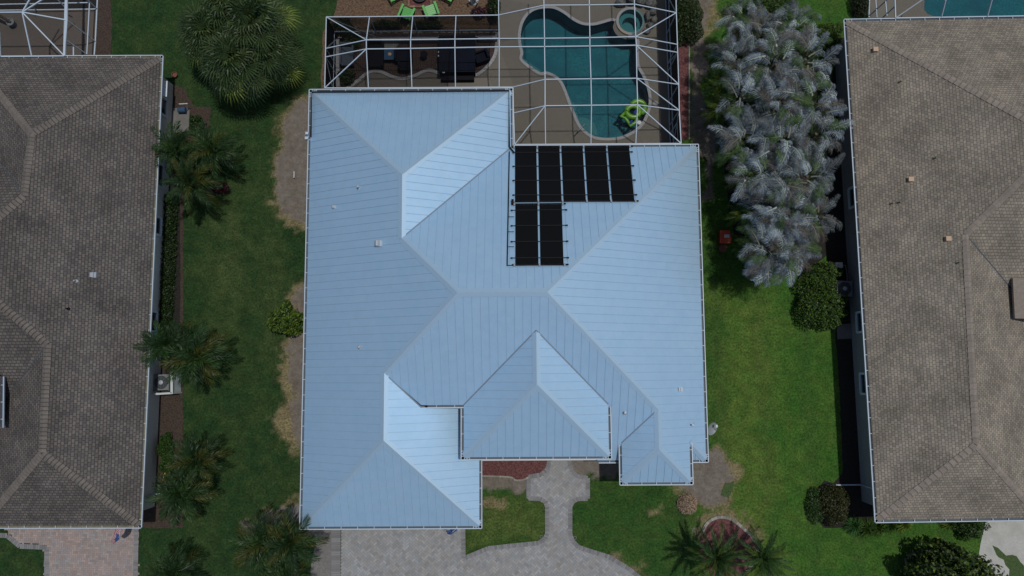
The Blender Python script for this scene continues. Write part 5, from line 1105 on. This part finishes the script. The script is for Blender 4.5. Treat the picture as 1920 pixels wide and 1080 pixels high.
for px, py, r1, lab, cc in ((1600, 985, .55, 'blue green strap leaf plant beside the dark brown shrub', [(1.2, 1.7, 1.9), (.9, 1.3, 1.5)]), (1622, 990, .6, 'strap leaf plant second from the left under the lower gutter', TG), (1645, 988, .55, 'strap leaf plant below the gutter corner of the right house', TG),
                           (1668, 984, .5, 'strap leaf plant right of the gutter corner', TG), (1694, 982, .5, 'pale yellow strap leaf plant under the right house gutter', [(4.2, 3.2, 2.2), (3, 2.4, 1.4)]), (1778, 979, .45, 'pale strap leaf plant near the foot of the driveway shrub', [(4, 3.1, 2.2), (1.5, 1.4, .9)]), (1808, 978, .4, 'small pale strap leaf plant closest to the pale driveway', [(3, 2.4, 1.4), (1.3, 1.3, .9)])):
    clump('strap_plant', lab, px, py, r1, .5, 130, cc, M['leaf'], 'strap leaf plants under the right house gutter')
c = W(1290, 946, .3); mb = MB(); leafcloud(mb, (c.x, c.y, .02), .56, .56, .55, 5200, .10, [(1, 1, 1), (.75, .7, .65), (1.25, 1.2, 1.1)], bump=.04, seed=5); tag(mb.build('dry_grass_mound', M['drygrass']), 'round tan mound of dry ornamental grass on the front lawn', 'plant')

# ================================================================ SMALL THINGS
def group_at(name, label, cat, px, py, z=0., group=None): return thing(name, label, cat, W(px, py, z), group)
# air conditioners (built at the origin, then stood in place)
def ac_unit(label, px, py, rz):
    r_ = thing('air_conditioner', label, 'air conditioner', (0, 0, 0), 'outdoor air conditioners')
    mb = MB(); s = .43
    for k in range(14): mb.box((0, 0, .06 + k * .055), .84, .84, .03)
    mb.box((0, 0, .0), .9, .9, .06); mb.box((0, 0, .06), .78, .78, .78)
    for a, b in ((-1, -1), (1, -1), (1, 1), (-1, 1)): mb.box((a * s, b * s, .04), .05, .05, .82)
    mb.build('case', M['acgrey'], r_)
    mb = MB(); mb.prism([(-.43, -.43), (.43, -.43), (.43, .43), (-.43, .43)], .84, .87); mb.build('top', M['acgrey'], r_)
    mb = MB(); mb.lathe((0, 0, .872), [(.37, 0), (.36, .015), (.0, .02)], 28); mb.build('fan_well', M['acdark'], r_)
    mb = MB()
    for k in range(7):
        r0 = .06 + k * .05; mb.tube([(r0 * math.cos(t), r0 * math.sin(t), .90) for t in [2 * math.pi * i / 24 for i in range(24)]], .005, 4, True)
    for k in range(8): a = math.pi * k / 4; mb.bar((.05 * math.cos(a), .05 * math.sin(a), .905), (.37 * math.cos(a), .37 * math.sin(a), .905), .008, .006)
    mb.build('fan_guard', M['acgrey'], r_)
    mb = MB(); mb.lathe((0, 0, .895), [(.12, 0), (.12, .02), (0, .035)], 14); mb.build('hub', M['steel'], r_)
    c = W(px, py, .87); r_.location = (c.x, c.y, .0); r_.rotation_euler = (0, 0, rz)
ac_unit('grey air conditioner behind the white slatted screen of the left house', 302, 717, .02)
ac_unit('grey air conditioner between the round green shrub and the right house', 1584, 541, -.05)
sc2 = group_at('slatted_screen', 'white slatted screen around the left air conditioner', 'fence', 330, 720)
mb = MB(); h_ = 1.25
def post(px, py): c = W(px, py, 0); mb.bar((c.x, c.y, 0), (c.x, c.y, h_), .09, .09)
s0, s1 = W(340, 697), W(340, 736)
for p in ((340, 697), (340, 736), (313, 737)): post(*p)
mb.build('post', M['whitep'], sc2); mb = MB()
for k in range(9):
    z = .12 + k * .13; mb.bar((s0.x, s0.y, z), (s1.x, s1.y, z), .09, .03, (1, 0, 0)) if False else mb.bar((s0.x, s0.y, z), (s1.x, s1.y, z), .025, .10)
q0, q1 = s1, W(306, 738)
for k in range(9): z = .12 + k * .13; mb.bar((q0.x, q0.y, z), (q1.x, q1.y, z), .025, .10)
mb.build('slat', M['whitep'], sc2)
mb = MB(); mb.bar((s0.x, s0.y, h_), (s1.x, s1.y, h_), .13, .05); mb.bar((q0.x, q0.y, h_), (q1.x, q1.y, h_), .10, .05); mb.build('top_rail', M['whitep'], sc2)
# hose reel
hz = group_at('hose_cart', 'blue hose cart with white frame by the left house', 'hose cart', 342, 205)
mb = MB(); c = W(341, 206, .3); mb.tube([c + Vector((-.22, 0, 0)), c + Vector((.22, 0, 0))], .16, 14); mb.build('reel', M['bluefab'], hz)
mb = MB(); mb.tube([W(337, 204, .1), W(336, 195, .7), W(351, 194, .75), W(351, 206, .1)], .03, 8); mb.build('frame', M['whitep'], hz)
# flags
def flag(label, px0, py0, px1, py1, z0_, z1_, kind):
    r_ = thing('flag', label, 'flag', W(px0, py0, z0_)); A, B = W(px0, py0, z0_), W(px1, py1, z1_); d = (B - A).normalized(); s = d.cross(Vector((0, 0, 1))).normalized()
    nx_, ny_ = 26, 13; wd = .62 if kind == 'stripes' else .5; L_ = (B - A).length; cl = [MB(), MB(), MB()]
    def pt(i, j):
        u, v = i / nx_, j / ny_; taper = 1 - .75 * max(0, u - .45); w_ = (v - .5) * wd * taper * .62
        return A + d * L_ * u + s * (w_ + .05 * math.sin(u * 7)) + Vector((0, 0, .06 * math.sin(u * 9 + v * 8) - .05 * v))
    for i in range(nx_):
        for j in range(ny_):
            if kind == 'stripes': c = 2 if (.38 < i / nx_ < .78 and j < 8) else (j % 2)
            else: c = 2 if not (i % 4 == 2 and j % 3 == 1) else 1
            cl[c].face([pt(i, j), pt(i + 1, j), pt(i + 1, j + 1), pt(i, j + 1)])
    cm_ = MB()
    for k, b in enumerate(cl):
        for f in b.f: cm_.face([b.v[i] for i in f], None, k)
    cm_.build('cloth', [M['flagred'], M['flagwhite'], M['flagblue']], r_)
    mb = MB(); mb.tube([A - d * .7 + Vector((0, 0, .15)), A, A + d * L_ * (.5 if kind == 'stripes' else .98) + s * -wd * .31], .014, 6); mb.build('pole', M['whitep'], r_)
M['flagred'] = mat('flag_red', (.30, .03, .035), .8); M['flagwhite'] = mat('flag_white', (.42, .42, .44), .8); M['flagblue'] = mat('flag_blue', (.02, .07, .22), .8)
flag('red white and blue striped flag hanging over the pink driveway', 226, 990, 210, 1018, 2.4, 2.0, 'stripes')
flag('small blue flag with white specks under the lower gutter of the metal roof', 856, 991, 838, 999, 2.4, 2.1, 'stars')
# green slatted garden chairs
def garden_chair(label, px, py, rz):
    r_ = thing('garden_chair', label, 'chair', (0, 0, 0), 'green garden chairs round the fire pit')
    mb = MB()
    for k in range(6): y = -.26 + k * .10; mb.hexa([Vector(v) for v in ((-.27, y - .045, .40 - k * .025), (.27, y - .045, .40 - k * .025), (.27, y + .045, .375 - k * .025), (-.27, y + .045, .375 - k * .025), (-.27, y - .045, .42 - k * .025), (.27, y - .045, .42 - k * .025), (.27, y + .045, .395 - k * .025), (-.27, y + .045, .395 - k * .025))])
    mb.build('seat', M['green'], r_); mb = MB()
    for k in range(5): x = -.22 + k * .11; mb.bar((x, .26, .28), (x * 1.15, .56, .92 + .05 * math.cos(x * 6)), .10, .02, (0, -1, 0.4))
    mb.bar((-.26, .46, .70), (.26, .46, .70), .06, .03); mb.build('backrest', M['green'], r_)
    for s in (-1, 1):
        mb = MB(); mb.hexa([Vector(v) for v in ((s * .36 - .07, -.36, .56), (s * .36 + .07, -.36, .56), (s * .36 + .05, .44, .56), (s * .36 - .05, .44, .56), (s * .36 - .07, -.36, .585), (s * .36 + .07, -.36, .585), (s * .36 + .05, .44, .585), (s * .36 - .05, .44, .585))]); mb.build('armrest', M['green'], r_)
        mb = MB(); mb.bar((s * .30, -.30, 0), (s * .33, -.30, .56), .09, .03); mb.build('leg', M['green'], r_)
        mb = MB(); mb.bar((s * .29, -.30, .36), (s * .29, .62, .02), .03, .12); mb.build('leg', M['green'], r_)
    c = W(px, py, .4); r_.location = (c.x, c.y, 0); r_.rotation_euler = (0, 0, rz)
garden_chair('green garden chair at the lower left of the fire pit', 763, 24, R(158)); garden_chair('green garden chair at the lower right of the fire pit', 808, 19, R(200))
garden_chair('green garden chair at the upper left, cut by the top edge', 741, -10, R(30)); garden_chair('green garden chair at the upper right, cut by the top edge', 840, -10, R(-30))
fpit = group_at('fire_pit', 'square brick fire pit with a round black bowl at the top edge', 'fire pit', 788, -6)
c = W(788, -6, 0); mb = MB(); sq = [(c.x + a * .66, c.y + b * .66) for a, b in ((-1, -1), (1, -1), (1, 1), (-1, 1))]; edge_band(mb, sq, .12, .03, True, .2, 0, .3, .12); mb.build('brick_rim', M['firebrick'], fpit)
mb = MB(); mb.prism([(c.x + a * .6, c.y + b * .6) for a, b in ((-1, -1), (1, -1), (1, 1), (-1, 1))], .03, .07); mb.build('base', M['bark'], fpit)
mb = MB(); mb.lathe((c.x, c.y, .07), [(.42, 0), (.46, .25), (.42, .25), (.30, .08), (0, .06)], 24); mb.build('bowl', M['acdark'], fpit)
st_ = group_at('garden_statue', 'small pale garden statue in the wood chip yard', 'statue', 889, 4); c = W(889, 4, 0); mb = MB()
mb.lathe(c, [(.22, 0), (.22, .08), (.14, .12), (.10, .35), (.18, .55), (.16, .75), (.07, .84), (.10, .93), (.09, 1.03), (0, 1.07)], 14); mb.build('body', M['whitep'], st_, True)
mb = MB(); 
for s in (-1, 1): mb.tube([c + Vector((s * .15, 0, .72)), c + Vector((s * .3, -.08, .6)), c + Vector((s * .22, -.26, .66))], .05, 8)
mb.build('arm', M['whitep'], st_)
# orange bin and clay pot
ob = group_at('storage_bin', 'orange red plastic bin with a white label beside the silver palms', 'bin', 1363, 444)
c = W(1360, 444, .45); mb = MB(); mb.box((c.x, c.y, 0), .58, .72, .42); mb.build('body', M['orange'], ob); mb = MB(); mb.prism([(c.x - .31, c.y + .36), (c.x - .33, c.y - .38), (c.x + .31, c.y - .38), (c.x + .35, c.y - .1), (c.x + .22, c.y + .38)][::-1], .42, .47); mb.build('lid', M['orange'], ob)
mb = MB(); mb.box((c.x + .08, c.y + .04, .472), .28, .18, .006); mb.build('sticker', M['whitep'], ob)
def pot(label, px, py, r_, h, m, plant=None):
    t_ = thing('plant_pot', label, 'plant pot', W(px, py)); c = W(px, py, h); c.z = 0; mb = MB(); mb.lathe(c, [(r_ * .7, 0), (r_ * .95, h), (r_ * 1.05, h), (r_ * 1.05, h + .03), (r_ * .88, h + .03), (r_ * .85, h - .05), (0, h - .05)], 20); mb.build('pot', m, t_)
    if plant: mb = MB(); mb.tube([c + Vector((0, 0, h - .05)), c + Vector((-.3, .15, h + .6)), c + Vector((-.8, .5, h + 1.2))], .07, 8, r2=.10); fronds_m = MB(); mb.build('plant_stem', M['trunk'], t_)
pot('brown clay pot below the orange bin', 1355, 466, .21, .3, M['terra']); pot('grey planter with a leaning stem in the top left cage', 19, 41, .22, .45, M['acgrey'], True); pot('orange clay pot in the bed beside the fan palms', 327, 140, .16, .2, M['terra'])
# pool equipment beside the right house
for px, py, lab in ((1555, 135, 'upper grey pool filter tank behind the silver palms'), (1548, 150, 'lower grey pool filter tank behind the silver palms')):
    t_ = thing('filter_tank', lab, 'tank', W(px, py), 'grey pool filter tanks'); c = W(px, py, .8); c.z = 0; mb = MB(); mb.lathe(c, [(.19, 0), (.2, .1), (.2, .6), (.14, .76), (.05, .82), (0, .83)], 18); mb.build('body', M['acgrey'], t_, True); mb = MB(); mb.lathe(c + Vector((0, 0, .4)), [(.215, 0), (.215, .05)], 18); mb.build('band', M['steel'], t_)
bx = group_at('utility_box', 'white utility box above the right air conditioner', 'box', 1574, 497); c = W(1573, 497, .5); mb = MB(); mb.box((c.x, c.y, 0), .38, .28, .5); mb.build('body', M['whitep'], bx); mb = MB(); mb.box((c.x, c.y, .5), .41, .31, .03); mb.build('lid', M['whitep'], bx)
mb = MB(); mb.tube([(c.x + .2, c.y + .05, .05), (c.x + .55, c.y + .05, .05), (c.x + .62, c.y - .5, .05), (c.x + .6, c.y - 1.1, .05)], .02, 6); mb.build('pipe', M['steel'], bx)
mb = MB(); c = W(553, 329, .0); mb.tube([c, c + Vector((0, .03, .18))], .03, 8); mb.tube([c + Vector((0, -.18, .18)), c + Vector((0, .18, .2))], .035, 8); tag(mb.build('standpipe', M['whitep']), 'short white standpipe on the sandy patch left of the metal roof', 'pipe')
for px, py, lab in ((1300, 994, 'round sprinkler ring near the red mulch circle'), (1015, 1006, 'round sprinkler ring left of the path curve'), (1078, 1008, 'round sprinkler ring right of the path curve'), (77, 1020, 'round pale sprinkler ring at the corner of the left driveway')):
    c = W(px, py); mb = MB(); mb.tube([(c.x + .08 * math.cos(t), c.y + .08 * math.sin(t), .03) for t in [2 * math.pi * i / 14 for i in range(14)]], .015, 6, True); tag(mb.build('sprinkler_ring', M['acgrey']), lab, 'sprinkler', 'sprinkler rings set in the lawn')
# ---------------- patio under the left half of the cage
PB = PX([(636, 62), (932, 62), (932, 80), (928, 105), (914, 126), (895, 141), (872, 149), (852, 149), (830, 142), (812, 134), (798, 134), (776, 144), (755, 149), (736, 145), (718, 137), (702, 134), (688, 139), (672, 152), (652, 167), (636, 170)])
sheet('brick_patio', PB, .070, M['joint'], skirt=.02, label='dark red brick patio under the cage')
structure(pavers('brick_patio_pavers', PB, .070, M['brick'], 0, .11, var=.25), 'dark red herringbone bricks under the cage')
mb = MB(); edge_band(mb, catmull(PX([(932, 62), (932, 80), (928, 105), (914, 126), (895, 141), (872, 149), (852, 149), (830, 142), (812, 134), (798, 134), (776, 144), (755, 149), (736, 145), (718, 137), (702, 134), (688, 139), (672, 152), (650, 168)]), 4, False), .19, .07, blk=.3, var=.05, h=.05)
structure(mb.build('patio_edge', M['coping']), 'curving pale edge of the brick patio')
mb = MB(); mb.bar(W(690, 76, .25), W(822, 74.5, .25), .26, .45); mb.build
tag(mb.build('seat_wall', M['coping']), 'long low seat wall with pale cap left of the covered hot tub', 'seat wall')
mb = MB(); mb.bar(W(896, 73, .25), W(932, 72.5, .25), .26, .45); tag(mb.build('seat_wall', M['coping']), 'short low seat wall right of the covered hot tub', 'seat wall')
mb = MB(); mb.bar(W(634, 76, .25), W(635, 165, .25), .20, .45); tag(mb.build('seat_wall', M['coping']), 'low seat wall along the left side of the cage', 'seat wall')
ht = group_at('hot_tub', 'large covered hot tub with a navy folding cover under the cage', 'hot tub', 859, 108)
c = W(859, 112, .05); mb = MB(); mb.box(c, 2.05, 2.15, .82); mb.build('cabinet', M['dfab'], ht)
for s in (-1, 1):
    mb = MB(); cc = c + Vector((s * .525, .0, .82)); P = [(cc.x - .52, cc.y - 1.09), (cc.x + .52, cc.y - 1.09), (cc.x + .52, cc.y + 1.09), (cc.x - .52, cc.y + 1.09)]; mb.prism(P, .87, .97); mb.build('cover', M['navy'], ht)
mb = MB(); mb.bar(c + Vector((-.95, -1.2, .2)), c + Vector((.95, -1.2, .2)), .35, .4); mb.build('step', M['dfab'], ht)
for p in ((-1.06, .1), (-1.06, -.12)): mb = MB(); mb.box(c + Vector((p[0], p[1], .86)), .05, .10, .06); mb.build('latch', M['whitep'], ht)
mb = MB(); mb.box(c + Vector((-.76, -1.12, .86)), .14, .04, .05); mb.build('latch', M['whitep'], ht)
def lounge(label, px, py, w_, l_, m, rz=0., back=.7):
    r_ = thing('patio_chair', label, 'chair', (0, 0, 0), 'dark patio chairs under the cage'); mb = MB(); mb.box((0, 0, .22), w_, l_, .20); mb.build('seat', m, r_); mb = MB(); mb.bar((-w_ / 2, l_ / 2, .40), (w_ / 2, l_ / 2, .40), .14, back); mb.build('backrest', m, r_)
    for s in (-1, 1): mb = MB(); mb.box((s * (w_ / 2 + .04), 0, .15), .10, l_, .45); mb.build('armrest', m, r_)
    for a in (-1, 1):
        for b in (-1, 1): mb = MB(); mb.box((a * w_ * .45, b * l_ * .45, 0), .06, .06, .24); mb.build('leg', M['acdark'], r_)
    c = W(px, py, .4); r_.location = (c.x, c.y, .08); r_.rotation_euler = (0, 0, rz)
lounge('long dark sofa at the left of the brick patio', 705, 104, .72, 1.45, M['dfab']); lounge('dark armchair right of the blue table', 758, 105, .62, .95, M['navy'], R(90)); lounge('dark low armchair nearest the pale patio curve', 759, 124, .55, .5, M['dfab'], R(180), .3)
lounge('dark armchair right of the covered hot tub', 903, 108, .5, .75, M['navy'], R(-70)); lounge('blue grey lounger in the left corner of the patio', 651, 105, .62, 1.2, mat('grey_blue', (.055, .075, .10), .8))
tb = group_at('fire_table', 'square blue table with a small tan centre under the cage', 'table', 731, 103); c = W(731, 102, .5); c.z = .08; mb = MB(); mb.box(c + Vector((0, 0, .42)), .66, .66, .05); mb.build('tabletop', M['bluefab'], tb); mb = MB(); mb.box(c, .5, .5, .42); mb.build('base', M['dfab'], tb)
mb = MB(); mb.lathe(c + Vector((0, 0, .471)), [(.10, 0), (.10, .02), (.07, .02), (.07, .005)], 16); mb.build('burner', M['tanvent'], tb)
mb = MB(); P = PX([(716, 82), (748, 82), (741, 91), (722, 91)], .1); mb.prism(P[::-1], .09, .11); tag(mb.build('door_mat', mat('mat_grey', (.16, .17, .16), .95)), 'pale grey mat behind the blue table', 'mat')
sm = group_at('side_table', 'small round dark table between the sofa group and the hot tub', 'table', 795, 102); c = W(795, 102, .5); c.z = .08; mb = MB(); mb.lathe(c, [(.03, 0), (.03, .45), (.21, .45), (.21, .48), (0, .48)], 18); mb.build('tabletop', M['dfab'], sm); mb = MB(); mb.lathe(c, [(.16, 0), (.16, .03), (0, .03)], 16); mb.build('base', M['acdark'], sm)
